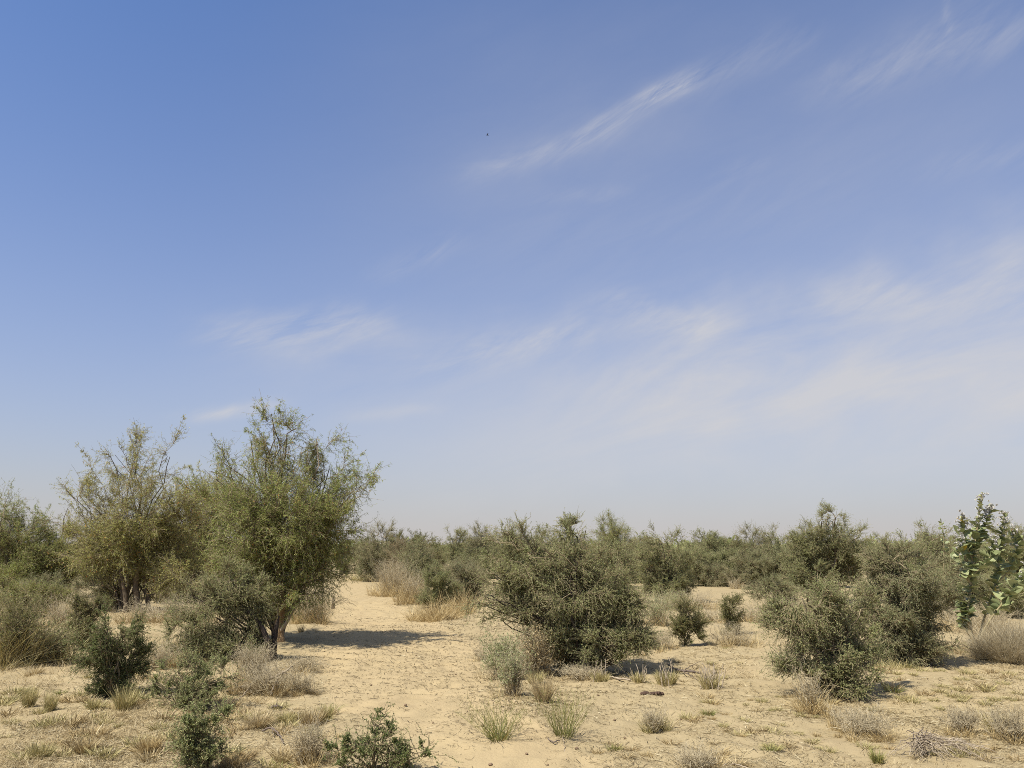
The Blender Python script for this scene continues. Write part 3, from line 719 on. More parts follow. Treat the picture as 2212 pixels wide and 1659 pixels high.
# ------------------------------------------------------------------ shrubs along the skyline, each placed from the photograph
BACK = [
 ('dry pale grey bush with bare twigs where the path disappears', (822, 1256), [(820, 1165, 42, 34, .7), (800, 1195, 40, 32), (840, 1205, 40, 34), (812, 1230, 50, 22)], 'thorn_grey', None, 1.5),
 ('rust brown dry bush beside the pale grey bush at the path end', (890, 1262), [(880, 1200, 45, 36), (905, 1225, 45, 30), (860, 1230, 36, 26)], 'brown', None, 1.4),
 ('dark green flat topped bush behind the rust brown bush', (885, 1240), [(875, 1168, 38, 24), (920, 1175, 34, 26), (950, 1195, 30, 30)], 'thorn_dark', None, 1.6),
 ('dark bush with an airy top spray behind the tan stubble', (985, 1250), [(985, 1160, 26, 26, .6), (990, 1195, 40, 30), (1010, 1225, 40, 28)], 'thorn', None, 1.5),
 ('olive bush with a few orange shoots above its top', (1035, 1245), [(1035, 1165, 36, 30, .8), (1060, 1185, 34, 36), (1030, 1205, 36, 30)], 'thorn_grey', None, 1.5),
 ('sparse spiky bush peeking above the centre bush shoulder', (1100, 1250), [(1100, 1150, 30, 28, .6), (1110, 1180, 40, 35)], 'thorn', None, 1.5),
 ('bright yellow green bush rising behind the centre bush top', (1320, 1255), [(1318, 1140, 44, 26), (1345, 1160, 34, 24), (1295, 1165, 34, 30), (1325, 1195, 50, 36)], 'feather', None, 1.0),
 ('brownish bush between the bright bush and the grey topped bush', (1380, 1250), [(1375, 1195, 32, 28), (1385, 1225, 36, 26)], 'brown', None, 1.4),
 ('even topped olive bush on the skyline, nearest the grey topped bush', (1535, 1262), [(1525, 1178, 42, 30), (1560, 1190, 40, 32), (1540, 1220, 50, 30)], 'thorn', None, 1.5),
 ('dark hollow bush at the back of the sandy gap', (1600, 1262), [(1590, 1195, 45, 36), (1620, 1215, 42, 30), (1590, 1238, 45, 20)], 'thorn', 'thorn_dark', 1.4),
 ('tan tipped peaked bush on the skyline beside the domed thorn tree', (1640, 1255), [(1625, 1155, 32, 26, .8), (1668, 1162, 28, 24, .7), (1645, 1195, 50, 36), (1670, 1225, 40, 26)], 'thorn_grey', None, 1.5),
 ('hazy low bush at the far dip of the skyline', (1900, 1240), [(1900, 1170, 30, 22, .8), (1930, 1180, 36, 20, .8), (1890, 1200, 40, 30)], 'thorn', None, 1.8),
 ('orange tinged dry bush on the skyline before the milkweed', (2010, 1260), [(2000, 1150, 26, 20, .7), (2020, 1175, 38, 28), (1995, 1200, 40, 30)], 'brown', 'thorn_grey', 1.5),
 ('green bush behind the milkweed, cut by the frame edge', (2190, 1290), [(2185, 1160, 45, 36, .8), (2215, 1190, 55, 50), (2170, 1220, 50, 45), (2200, 1260, 60, 36)], 'thorn', None, 1.4),
 ('dull bush directly behind the milkweed stem', (2090, 1280), [(2085, 1185, 40, 30, .8), (2110, 1220, 45, 40), (2080, 1250, 50, 30)], 'thorn', 'thorn_grey', 1.4),
 ('low tan bush at the back of the sandy gap by the even topped bush', (1545, 1270), [(1545, 1245, 40, 20), (1520, 1240, 30, 20)], 'thorn_grey', None, 1.3),
 ('squat olive bush joining the dark hollow bush and the domed thorn tree', (1690, 1262), [(1690, 1215, 45, 30), (1665, 1235, 35, 22), (1715, 1235, 35, 24)], 'thorn', 'thorn_grey', 1.4),
 ('brushy grey bush low behind the lilac grass mound', (2185, 1338), [(2150, 1285, 45, 30), (2200, 1275, 50, 40), (2180, 1310, 60, 24)], 'thorn', None, 1.2),
 ('tangled olive bush filling the foot of the milkweed from behind', (2070, 1345), [(2050, 1280, 36, 36), (2085, 1300, 40, 32), (2110, 1270, 30, 34)], 'thorn', 'thorn_grey', 1.2),
 ('brown twiggy bush between the rust brown bush and the centre bush', (1010, 1285), [(1000, 1240, 36, 26), (1030, 1250, 30, 28)], 'brown', 'thorn_grey', 1.3),
 ('grey brown bush low behind the thorn tree', (440, 1312), [(440, 1275, 50, 28), (490, 1285, 40, 22)], 'brown', None, 1.2),
 ('dim dry bush under the yellowish tree crown', (340, 1300), [(345, 1255, 45, 28), (390, 1265, 40, 26), (310, 1265, 30, 22)], 'brown', 'thorn_grey', 1.2),
 ('dim olive bush under the tallest tree crown', (530, 1300), [(520, 1265, 45, 28), (560, 1275, 35, 22)], 'thorn', 'thorn_grey', 1.2),
 ('shaded bush below the hazy green tree', (120, 1300), [(110, 1265, 45, 24), (60, 1270, 45, 24), (160, 1272, 36, 22)], 'thorn', 'thorn_grey', 1.2),
]
for k, (lab, base, rows, sty, mt, sc_) in enumerate(BACK):
    plant('scrub_bush', lab, 'bush', base, rows, sty, 100 + k, group='bushes along the skyline', mat=mt, r0=.03, shoots=22, shoot_len=.4, density=.8, scale=sc_, deadtwigs=5)

# far scrub: a few grown once, copied over the plain
def proto(seed, sty, mt, W, Hh):
    rng = np.random.default_rng(seed)
    L = []
    for j in range(7):
        a = rng.uniform(0, 2 * pi); r = rng.uniform(0, .55) * W
        L.append((r * cos(a), r * sin(a), (.2 if j < 3 else rng.uniform(.4, .76)) * Hh, W * rng.uniform(.34, .48), W * rng.uniform(.34, .48), Hh * (.2 if j < 3 else rng.uniform(.2, .28)), 1.0))
    t = thing('scrub_bush', 'far olive thorn bush in the belt of scrub on the plain', 'bush', (0, 0, 0), 'far scrub on the plain')
    gl, gt, gf = grow(rng, [(0, 0, 0)], L, sty, r0=.04, shoots=18, shoot_len=.5, density=.6, scale=2.2)
    gt.v += gl.v; gt.q += [q + gt.n for q in gl.q]; gt.t += gl.t; gt.n += gl.n
    gt.obj('branches', M[STY[sty]['wood']], t); gf.obj('foliage', M[mt], t)
    return t
PRO = [proto(300, 'thorn', 'thorn', 1.7, 2.6), proto(301, 'thorn', 'thorn_dark', 1.6, 2.3), proto(302, 'thorn_grey', 'thorn_grey', 1.5, 2.4), proto(303, 'brown', 'brown', 1.4, 2.0), proto(304, 'thorn', 'thorn_grey', 1.9, 2.9)]
def copy_tree(o):
    c = o.copy(); COL.objects.link(c)
    for ch in o.children:
        d = ch.copy(); COL.objects.link(d); d.parent = c
    return c
rng = np.random.default_rng(77)
used = set(); kfar = 0
for row, (Y, step) in enumerate([(34, 2.6), (42, 3.0), (52, 3.6), (64, 4.4)]):
    xm = Y * .74
    for x in np.arange(-xm, xm, step):
        px = x + rng.uniform(-.8, .8); py = Y + rng.uniform(-3, 3)
        sx = px / py * FPX + CX
        if 715 < sx < 800 and py < 42: continue
        if 1490 < sx < 1560 and py < 36: continue
        k = int(rng.choice(5, p=[.32, .2, .2, .1, .18]))
        o = PRO[k] if k not in used else copy_tree(PRO[k])
        used.add(k); kfar += 1
        s = rng.uniform(.58, 1.12) * (1.0 if row < 2 else 1.08)
        o.location = (px, py, float(H(px, py)) - .03); o.rotation_euler = (0, 0, rng.uniform(0, 6.28)); o.scale = (s * rng.uniform(.9, 1.25), s, s * rng.uniform(.8, 1.1))

def distant_scrub():
    rng = np.random.default_rng(88); g = Geo()
    n = 900
    Y = rng.uniform(75, 420, n) ; X = rng.uniform(-.78, .78, n) * Y
    per = 90
    i = np.repeat(np.arange(n), per); m_ = len(i)
    d = rdir(rng, m_); d[:, 2] = np.abs(d[:, 2])
    wz = rng.uniform(1.3, 2.6, n)
    hz = rng.uniform(1.5, 2.9, n)
    p = np.stack([X[i] + d[:, 0] * wz[i], Y[i] + d[:, 1] * wz[i], d[:, 2] * hz[i] * rng.uniform(.5, 1, m_)], 1)
    g.leaves(p, rdir(rng, m_), rng.uniform(.4, .9, m_), rng.uniform(.3, .6, m_), rng, np.clip(rng.normal(.45, .2, m_) + rng.normal(0, .15, n)[i], 0, 1))
    tag(g.obj('distant_scrub', M['thorn']), 'hazy scrub covering the far plain up to the horizon', 'scrub', kind='stuff')
distant_scrub()

# ------------------------------------------------------------------ big leaved milkweed
def milkweed():
    base = (2106, 1394); x, y = gpt(*base); rng = np.random.default_rng(501)
    t = thing('milkweed_shrub', 'tall milkweed shrub with big pale round leaves and whitish flower tops', 'shrub', (x, y, float(H(x, y))))
    stems = [  # pixel polyline, depth offset, radius, leaf start
        ([(2106, 1398), (2094, 1350), (2090, 1320), (2098, 1260), (2101, 1208), (2108, 1160), (2116, 1105), (2122, 1064)], 0, .032, .20),
        ([(2101, 1208), (2088, 1180), (2080, 1145), (2079, 1112)], -.05, .012, .1),
        ([(2106, 1180), (2122, 1150), (2134, 1118), (2139, 1092)], .1, .013, .05),
        ([(2112, 1390), (2126, 1336), (2150, 1262), (2160, 1200), (2165, 1150), (2169, 1106)], .3, .022, .22),
        ([(2112, 1390), (2138, 1340), (2180, 1285), (2205, 1250), (2225, 1215)], -.25, .020, .30),
        ([(2150, 1262), (2185, 1225), (2198, 1180), (2190, 1140)], .45, .014, .2),
        ([(2098, 1262), (2082, 1235), (2072, 1195), (2074, 1160)], -.2, .012, .15),
        ([(2106, 1394), (2080, 1345), (2075, 1300), (2072, 1260)], .1, .014, .2),
        ([(2104, 1240), (2130, 1215), (2145, 1190), (2148, 1160)], -.2, .012, .1),
    ]
    gl, gfw = Geo(), Geo()
    for j, (pp, dy, r, t0) in enumerate(stems):
        pts = trunk_line(pp, y + dy)
        tube_part('stem', M['milk_stem'], t, pts, np.linspace(r, max(.006, r * .3), len(pts)), 8, 510 + j)
        pts = np.array(pts); K = len(pts)
        seg = np.linalg.norm(np.diff(pts, axis=0), axis=1).sum()
        nn = int(seg * (1 - t0) / .031)
        for q in range(nn):
            f = t0 + (1 - t0) * (q + rng.uniform(0, .6)) / nn
            tt = f * (K - 1); k = min(int(tt), K - 2)
            p = pts[k] * (1 - tt + k) + pts[k + 1] * (tt - k)
            ax = pts[k + 1] - pts[k]; ax /= np.linalg.norm(ax)
            ph = q * pi / 2 + rng.uniform(-.5, .5)
            for s2 in (0, pi):
                if rng.random() < .06: continue
                out = np.array([cos(ph + s2), sin(ph + s2), 0]); 
                size = (.18 if f < .72 else .18 * (1.12 - f) / .4) * rng.uniform(.5, 1.2)
                size = max(size, .05)
                lift = .75 if f > .7 else .45
                a = out * (1 - lift * .4) + ax * lift + rng.normal(size=3) * .28; a /= np.linalg.norm(a)
                nrm = ax - a * np.dot(ax, a) + rng.normal(size=3) * .55; nrm /= np.linalg.norm(nrm)
                sd = np.cross(a, nrm); sd /= np.linalg.norm(sd)
                U = np.linspace(0, 1, 6); wv = np.array([.22, .78, 1.0, 1.0, .74, .05]) * size * .34
                V = np.linspace(-1, 1, 5)
                G = (p + a * (U * size)[:, None] + nrm * (-rng.uniform(-.05, .5) * size * U ** 2)[:, None])[:, None] + sd * (V[None, :, None] * wv[:, None, None]) + nrm * (np.abs(V)[None, :, None] * wv[:, None, None] * .35)
                idx = np.arange(30).reshape(6, 5)
                qd = np.stack([idx[:-1, :-1], idx[:-1, 1:], idx[1:, 1:], idx[1:, :-1]], -1)
                gl.add(G, qd, 1.0 if rng.random() < .008 else float(np.clip(rng.normal(.5 + .25 * (f > .8), .16), 0, .9)))
        # flower heads near the tip
        if r > .011 and j != 7:
            for q in range(36 if j in (0, 2, 3) else 22):
                f = 1 - rng.random() ** 1.5 * (.22 if j == 0 else .3)
                tt = f * (K - 1); k = min(int(tt), K - 2)
                p = pts[k] * (1 - tt + k) + pts[k + 1] * (tt - k) + rng.normal(size=3) * .045
                n = 14
                gfw.leaves(np.repeat(p[None], n, 0), rdir(rng, n) + np.array([0, 0, .3]), np.full(n, .032), np.full(n, .020), rng, rng.uniform(0, 1, n))
    gl.obj('leaves', M['milkweed'], t, smooth=True)
    gfw.obj('flowers', M['flower'], t)
    # lone stem further back
    x2, y2 = gpt(2046, 1330)
    t2 = thing('milkweed_shrub', 'lone thin milkweed top poking above the broad olive bush', 'shrub', (x2, y2, float(H(x2, y2))))
    pts = trunk_line([(2046, 1332), (2042, 1280), (2039, 1220), (2039, 1170), (2034, 1128)], y2)
    tube_part('stem', M['milk_stem'], t2, pts, [.02, .018, .014, .01, .006], 8, 530)
    g2 = Geo(); pts = np.array(pts)
    n = 34
    f = rng.uniform(.55, 1, n) * 4; k = np.minimum(f.astype(int), 3); p = pts[k] * (1 - f + k)[:, None] + pts[k + 1] * (f - k)[:, None]
    a = rdir(rng, n); a[:, 2] = np.abs(a[:, 2]) * .8
    g2.leaves(p, a, rng.uniform(.08, .16, n), rng.uniform(.05, .09, n), rng, rng.uniform(.2, .8, n))
    g2.obj('leaves', M['milkweed'], t2)
milkweed()

# ------------------------------------------------------------------ dry weeds, grass and reeds
def dry_weed(name, label, base, wpx, hpx, n, mat, seed, group=None, twigs=60, lean=.7, w=.0022, leaf=0, leafmat=None, cat='weed', fill=.5, twigmat='dead_twig'):
    """tangled dry plant: wiry blades plus forked twigs"""
    x, y = gpt(*base); s = y / FPX; rng = np.random.default_rng(seed)
    b = (x, y, float(H(x, y)))
    t = thing(name, label, cat, b, group)
    W, h = wpx * s / 2, hpx * s
    g = Geo()
    thicket(g, rng, n, (x, y), W, h, w)
    g.obj('blades', M[mat], t)
    gt = Geo()
    th = rng.uniform(0, 2 * pi, twigs)
    s0 = np.stack([x + .4 * W * rng.normal(size=twigs) * .5, y + .4 * W * rng.normal(size=twigs) * .5, np.full(twigs, b[2])], 1)
    e0 = s0 + np.stack([np.cos(th) * W * rng.uniform(.3, 1, twigs), np.sin(th) * W * rng.uniform(.3, 1, twigs), h * rng.uniform(.3, 1.05, twigs)], 1)
    P = lines(rng, s0, e0, (s0 + e0) / 2 + np.array([0, 0, .25 * h]), 7, .05)
    gt.tubes(P, np.full((twigs, 1), max(.0022, w * .9)) * np.linspace(1.2, .35, 7)[None], 3, rng.uniform(.3, 1, twigs))
    ns = twigs * 5
    s1, _ = pick(rng, P, ns, .3, 1)
    e1 = s1 + (rdir(rng, ns) + np.array([0, 0, .5])) * h * .22
    P1 = lines(rng, s1, e1, (s1 + e1) / 2, 4, .08)
    gt.tubes(P1, np.full((ns, 1), .0016) * np.linspace(1, .5, 4)[None], 3, rng.uniform(.3, 1, ns))
    nk = 5 + twigs // 14
    sk, _ = pick(rng, P, nk, 0, .15)
    tk = rng.uniform(0, 2 * pi, nk)
    ek = sk + np.stack([np.cos(tk) * W * .8, np.sin(tk) * W * .8, h * rng.uniform(.1, .7, nk)], 1)
    gt.tubes(lines(rng, sk, ek, (sk + ek) / 2 + np.array([0, 0, .15 * h]), 8, .06), np.full((nk, 1), .0055) * np.linspace(1, .3, 8)[None], 4, rng.uniform(.2, 1, nk))
    gt.obj('twigs', M[twigmat], t)
    if leaf:
        gf = Geo(); sl, _ = pick(rng, P1, leaf, 0, 1)
        gf.leaves(sl, rdir(rng, leaf), rng.uniform(.015, .035, leaf), rng.uniform(.006, .012, leaf), rng, np.clip(rng.normal(.5, .2, leaf), 0, 1))
        gf.obj('foliage', M[leafmat], t)
    return t

W_ = dry_weed
W_('dry_weed', 'pale grey green leafy weed against the centre bush, facing the path', (1085, 1462), 105, 80, 260, 'straw', 601, leaf=6500, leafmat='thorn_grey', twigs=110)
W_('dry_weed', 'tan dry leafy plant leaning on the centre bush front', (1160, 1452), 86, 104, 300, 'straw', 602, leaf=7000, leafmat='straw', twigs=150)
W_('dry_weed', 'small dense grey green weed between the pale weed and the green reeds', (1106, 1515), 66, 84, 200, 'straw_grey', 603, leaf=2200, leafmat='thorn_grey', twigs=80)
W_('dry_weed', 'thin mauve twiggy weed at the edge of the path beside the pale weed', (1040, 1414), 50, 36, 60, 'straw_grey', 604, twigs=40)
tuft('grass_tuft', 'yellow dry grass tuft leaning beside the small dense grey weed', 'grass tuft', (1172, 1526), 60, 50, 420, 'straw', 605, lean=None)
tuft('grass_tuft', 'greenish yellow grass tuft under the tan dry plant', 'grass tuft', (1158, 1474), 44, 26, 260, 'straw_green', 606, lean=None)
# green reeds on the open sand
def reed(label, base, wpx, hpx, n, seed):
    x, y = gpt(*base); s = y / FPX; rng = np.random.default_rng(seed); g = Geo()
    r = 18 * s
    P = blades(g, rng, n, (x, y), r, hpx * s * 1.08, (wpx / 2 / hpx) * .95, .0032, K=7, bend=.1, hvar=.5, tmean=.45)
    n2 = n * 2
    s1, _ = pick(rng, P, n2, .35, .95); e1 = s1 + (rdir(rng, n2) * .7 + np.array([0, 0, .9])) * hpx * s * .14
    g.tubes(lines(rng, s1, e1, (s1 + e1) / 2, 4, .04), np.full((n2, 1), .0017) * np.linspace(1, .4, 4)[None], 3, rng.uniform(.2, .9, n2))
    b = (x, y, float(H(x, y)))
    tag(g.obj('reed_clump', M['reed'], off=b), label, 'reed clump', 'green reed clumps on open sand')
reed('wider green wiry reed clump on open sand, nearest the sapling', (1080, 1611), 140, 78, 120, 611)
reed('narrower taller green wiry reed clump on open sand, below the yellow tuft', (1216, 1601), 104, 84, 100, 612)
W_('dry_bush', 'isolated round tan dry bush on open sand below the dung', (1413, 1578), 58, 48, 420, 'straw_green', 613, twigs=90, cat='bush')
# stubble along the centre bush
def stalks(label, base, wpx, hpx, n, seed, nst=5, sth=1.7, mat='straw_green'):
    x, y = gpt(*base); s = y / FPX; rng = np.random.default_rng(seed)
    b = (x, y, float(H(x, y))); t = thing('grass_clump', label, 'grass clump', b, 'clumps with dead stalks')
    g = Geo(); blades(g, rng, n, (x, y), wpx * s * .28, hpx * s, .5, .003); g.obj('blades', M[mat], t)
    g = Geo()
    s0 = np.stack([x + rng.normal(size=nst) * wpx * s * .25, y + rng.normal(size=nst) * wpx * s * .2, np.full(nst, b[2] - .01)], 1)
    e0 = s0 + np.stack([rng.normal(size=nst) * hpx * s * .35, rng.normal(size=nst) * .05, hpx * s * sth * rng.uniform(.6, 1.1, nst)], 1)
    g.tubes(lines(rng, s0, e0, (s0 + e0) / 2 + rng.normal(size=(nst, 3)) * .02, 6, .02), np.full((nst, 1), .0065) * np.linspace(1, .5, 6)[None], 5, rng.uniform(.5, 1, nst))
    g.obj('stalks', M['dead'], t)
stalks('low clump with one thick broken pale stalk, left end of the centre bush base', (1298, 1474), 40, 26, 200, 621, 6, 1.8)
stalks('small clump with thin forked stalks in the shade of the centre bush', (1380, 1470), 44, 22, 180, 622, 6, 1.9)
stalks('round green tan clump with tall pale stalks beside the dark fallen branch', (1440, 1478), 60, 30, 380, 623, 8, 1.8)
stalks('upright stack of dry grey stalks standing alone on sand by the dark branch', (1533, 1486), 44, 34, 260, 624, 34, 1.4)
W_('dry_weed', 'tall grey dry grass sheaf at the foot of the dense sprawling bush', (1748, 1532), 84, 80, 620, 'straw_grey', 631, twigs=50)
W_('dry_weed', 'wide mauve brown mound of dry weeds in front of the dense sprawling bush', (1860, 1576), 140, 52, 900, 'straw_grey', 632, twigs=160, fill=.7)
W_('dry_weed', 'grey wiry dry weed on the sand above the dead brush heap', (2082, 1582), 80, 46, 380, 'straw_grey', 633, twigs=110, fill=.6)
W_('dry_weed', 'grey wiry dry weed touching the frame edge, beside a lone dark tuft', (2182, 1594), 92, 58, 520, 'straw_grey', 634, twigs=130, fill=.6)
tuft('grass_tuft', 'lone dark upright tuft rising from the grey wiry weeds', 'grass tuft', (2150, 1582), 30, 46, 160, 'straw_green', 635)
W_('dry_weed', 'grey twiggy dry weed at the bottom edge below the round tan bush', (1508, 1664), 96, 50, 320, 'straw_grey', 636, twigs=140)
tuft('grass_tuft', 'small fresh green tuft on the sand beside the dead brush heap', 'grass tuft', (1893, 1634), 38, 24, 240, 'reed', 637, lean=None)
tuft('grass_mound', 'large lilac grey mound of fine dry grass at the milkweed foot', 'grass mound', (2192, 1424), 128, 84, 8000, 'straw_lilac', 638, lean=None, w=.0022, fill=.8, hmin=.85)
tuft('grass_clump', 'yellow straw patch under the milkweed stems', 'grass clump', (2068, 1408), 90, 34, 700, 'straw', 639, lean=None, fill=.7)
tuft('grass_clump', 'greenish straw fringe along the broad olive bush base', 'grass clump', (1945, 1446), 120, 24, 520, 'straw_green', 640, lean=None, fill=.8)
W_('dry_weed', 'grey dry weeds around the foot of the small thin upright bush', (1585, 1394), 120, 42, 800, 'straw_grey', 641, twigs=110, fill=.7)
W_('dry_weed', 'grey tangle of fallen twigs between the centre bush and the small rounded bush', (1425, 1400), 80, 36, 400, 'straw_grey', 642, twigs=120, fill=.6)
W_('dry_weed', 'straw coloured stalks sprouting in the sandy gap before the dark hollow bush', (1590, 1275), 50, 30, 160, 'straw', 643, twigs=40, w=.005)
# along the path's far side
W_('dry_weed', 'whitish grey dry bush on the path edge, first before the tan stubble', (846, 1288), 96, 74, 1500, 'straw_grey', 651, twigs=200, w=.004, fill=.6, cat='bush')
W_('dry_weed', 'pale tan dry bush just nearer than the whitish grey one on the path edge', (898, 1304), 90, 66, 1300, 'straw_grey', 652, twigs=120, w=.004, fill=.6, cat='bush')
tuft('grass_clump', 'tan stubble clump with upright stalks at the dark little bush', 'grass clump', (938, 1334), 120, 60, 1500, 'straw_grey', 653, lean=.35, w=.004, fill=.7)
tuft('grass_clump', 'tan upright stubble between the dark little bush and the centre bush', 'grass clump', (992, 1322), 76, 62, 700, 'straw_grey', 654, lean=.4, w=.004, fill=.6)
tuft('grass_clump', 'rusty low grass clump at the path edge below the whitish bush', 'grass clump', (866, 1308), 34, 24, 260, 'straw_orange', 655, lean=None, w=.004)
tuft('grass_clump', 'rusty dry grass bank at the far end of the path', 'grass clump', (790, 1254), 80, 28, 700, 'straw_green', 656, lean=None, w=.006, fill=.8)
W_('dry_weed', 'grey tan dry weeds leaning in behind the tan stubble', (1000, 1300), 90, 50, 700, 'straw_grey', 657, twigs=90, w=.004, fill=.6)
# by the trunk of the tallest tree
W_('dry_weed', 'brown tangled dry shrub right beside the tan trunk', (672, 1346), 104, 70, 1100, 'straw_grey', 661, twigs=260, fill=.6, cat='shrub', leaf=1200, leafmat='brown')
tuft('grass_clump', 'rusty orange dry grass clump tucked behind the tan trunk', 'grass clump', (640, 1344), 34, 34, 320, 'straw_orange', 662, lean=None)
tuft('grass_tuft', 'small brown tuft standing in the shade of the tallest tree', 'grass tuft', (650, 1368), 20, 20, 120, 'straw_orange', 663, lean=None)
W_('dry_weed', 'low grey weed on the straw below the shade of the tallest tree', (655, 1442), 100, 32, 420, 'straw_grey', 664, twigs=120, fill=.7)
W_('dry_grass_heap', 'brown dry grass heap under the grey fallen branch', (570, 1500), 140, 62, 1500, 'straw_orange', 665, twigs=200, fill=.75, cat='grass heap')
W_('dry_grass_heap', 'rusty lump of dry grass at the path side of the brown heap', (650, 1500), 66, 44, 700, 'straw_orange', 666, twigs=80, fill=.7, cat='grass heap')
W_('dry_weed', 'grey brown dead brush between the brown heap and the black trunk', (545, 1458), 90, 66, 320, 'straw_grey', 667, twigs=200, fill=.6)
W_('dry_weed', 'tan dry weeds on bare ground behind the vivid dark green bush', (230, 1318), 150, 44, 1100, 'straw', 676, twigs=90, w=.004)
W_('dry_weed', 'straw weeds beyond the thickets under the slim open tree', (90, 1322), 190, 52, 1300, 'straw_green', 677, twigs=120, w=.004)
W_('dry_weed', 'dull straw weeds under the thorn tree canopy', (450, 1392), 140, 46, 1100, 'straw', 678, twigs=120, w=.0035)
W_('dry_weed', 'rusty straw between the yellowish tree and the thorn tree', (395, 1345), 120, 46, 900, 'straw_orange', 679, twigs=110, w=.004)
W_('dry_weed', 'straw and twigs heaped along the front of the centre bush', (1260, 1462), 110, 26, 800, 'straw', 644, twigs=160, w=.0028)
W_('dry_weed', 'straw weeds spread below the domed thorn tree', (1720, 1335), 140, 42, 800, 'straw_grey', 645, twigs=120, w=.004)
W_('dry_weed', 'bleached weeds on the sand past the small rounded bush', (1540, 1345), 100, 36, 600, 'straw', 646, twigs=60, w=.004)
W_('dry_weed', 'pale leafy weed in the gap beside the centre bush, before the grey topped bush', (1422, 1352), 90, 62, 300, 'straw_grey', 647, leaf=5000, leafmat='thorn_grey', twigs=110, w=.003)
W_('dry_weed', 'grey straw weeds strung across the sandy gap below the even topped bush', (1500, 1308), 130, 36, 800, 'straw_grey', 648, twigs=130, w=.004)
W_('dry_weed', 'olive weeds at the foot of the grey topped bush', (1450, 1312), 100, 40, 500, 'straw_green', 649, leaf=4000, leafmat='thorn', twigs=110, w=.004)
W_('dry_weed', 'straw weeds lining the ground behind the milkweed stems', (2110, 1366), 200, 56, 1600, 'straw', 650, twigs=160, w=.0035)
W_('dry_weed', 'sparse dead twigs and straw at the far side of the small thin upright bush', (1610, 1345), 110, 40, 600, 'straw_grey', 658, twigs=120, w=.0035)
# left side
W_('dry_grass_thicket', 'tall tangled straw thicket at the frame edge below the hazy tree', (25, 1434), 110, 136, 1300, 'straw_green', 671, twigs=200, fill=.7, cat='grass thicket', w=.003, leaf=14000, leafmat='thorn_dark', twigmat='twig')
W_('dry_grass_thicket', 'lower grey straw thicket joined to the tall tangled one', (112, 1428), 90, 84, 900, 'straw_green', 672, twigs=160, fill=.7, cat='grass thicket', w=.003, leaf=5000, leafmat='thorn', twigmat='twig')
W_('dry_weed', 'straw clump in the gap between the thickets and the dusky bush', (130, 1352), 90, 60, 500, 'straw', 673, twigs=80, w=.004, fill=.7)
W_('dry_weed', 'pale weeds at the foot of the yellowish tree trunks', (330, 1345), 150, 44, 1300, 'straw', 674, twigs=120, w=.004, fill=.8)
W_('dry_weed', 'grey straw weeds between the vivid dark green bush and the thorn tree', (345, 1440), 90, 60, 900, 'straw_grey', 675, twigs=100, fill=.7)
def lt(label, base, w, h, n, mat, seed, ln=None): tuft('grass_tuft', label, 'grass tuft', base, w, h, n, mat, seed, group='grass tufts by the bushes', lean=ln, w=.0026)
lt('olive tuft with upright tips, outermost of two paired tufts on sand', (62, 1525), 40, 40, 260, 'straw_green', 681)
lt('olive tuft with upright tips, nearer the bush of two paired tufts', (108, 1535), 36, 38, 240, 'straw_green', 682)
lt('small olive tuft at the foot of the vivid dark green bush', (200, 1533), 26, 22, 160, 'straw_green', 683)
lt('big straw tuft with long upright stems before the vivid dark green bush', (270, 1534), 60, 46, 460, 'straw_green', 684)
lt('low orange tuft beside the small olive tuft', (178, 1518), 28, 12, 140, 'straw_orange', 685)
lt('grey olive tuft low in the dry grass, outer of the bottom row', (90, 1638), 56, 34, 420, 'straw_green', 686)
lt('rusty tuft with a dark hollow in the bottom row', (182, 1626), 56, 28, 420, 'straw_orange', 687)
lt('grey straw tuft in the bottom row nearest the narrow upright bush', (322, 1628), 60, 36, 420, 'straw_grey', 688)
lt('dull yellow tuft behind the bottom row', (240, 1600), 44, 18, 200, 'straw', 689)
lt('broad yellow grass tuft on the shade strip beside the twig', (560, 1580), 80, 28, 620, 'straw', 690)
lt('tan grass tuft at the path corner with a dark side', (672, 1572), 62, 32, 560, 'straw', 691)
lt('greenish tan tuft poking onto the path corner', (706, 1566), 30, 26, 220, 'straw_green', 692)
lt('straw tuft joining the yellow tuft and the path corner tuft', (618, 1574), 50, 24, 320, 'straw_green', 693)
W_('dry_weed', 'large grey straw sheaf next to the fresh green sapling', (668, 1652), 90, 74, 800, 'straw_grey', 694, twigs=120, fill=.6)
lt('yellow straw tuft at the foot of the large grey sheaf', (612, 1645), 50, 24, 300, 'straw', 695)
lt('grey straw tuft beside the narrow upright bush foot', (500, 1655), 60, 34, 400, 'straw_grey', 696)
lt('pale straw tuft by the frame edge under the thickets', (75, 1452), 60, 18, 260, 'straw', 697)

# ------------------------------------------------------------------ fallen wood, dung, stump, brush heap
def gp3(px, py, up=0.0):
    x, y = gpt(px, py); return np.array([x, y, float(H(x, y)) + up])
def branch(name, label, mat, main, radii, forks, seed, cat='branch', group=None):
    pts = [gp3(a, b, c) for a, b, c in main]
    t = thing(name, label, cat, tuple(pts[0]), group)
    tube_part('bough', M[mat], t, pts, radii, 7, seed, .004)
    for k, (f, r) in enumerate(forks):
        tube_part('side_twig', M[mat], t, [gp3(a, b, c) for a, b, c in f], np.linspace(r, r * .3, len(f)), 6, seed + k + 1, .003)
branch('fallen_branch', 'long grey forked fallen branch propped on the brown dry grass heap', 'dead', [(488, 1506, .05), (520, 1500, .07), (556, 1500, .12), (590, 1500, .20), (612, 1500, .24), (628, 1500, .31)], [.012, .017, .018, .016, .013, .006],
    [([(604, 1500, .22), (618, 1498, .19), (632, 1498, .17)], .010), ([(540, 1500, .1), (522, 1512, .05), (500, 1522, .03)], .008), ([(600, 1502, .2), (590, 1506, .1), (584, 1510, .02)], .014)], 701)
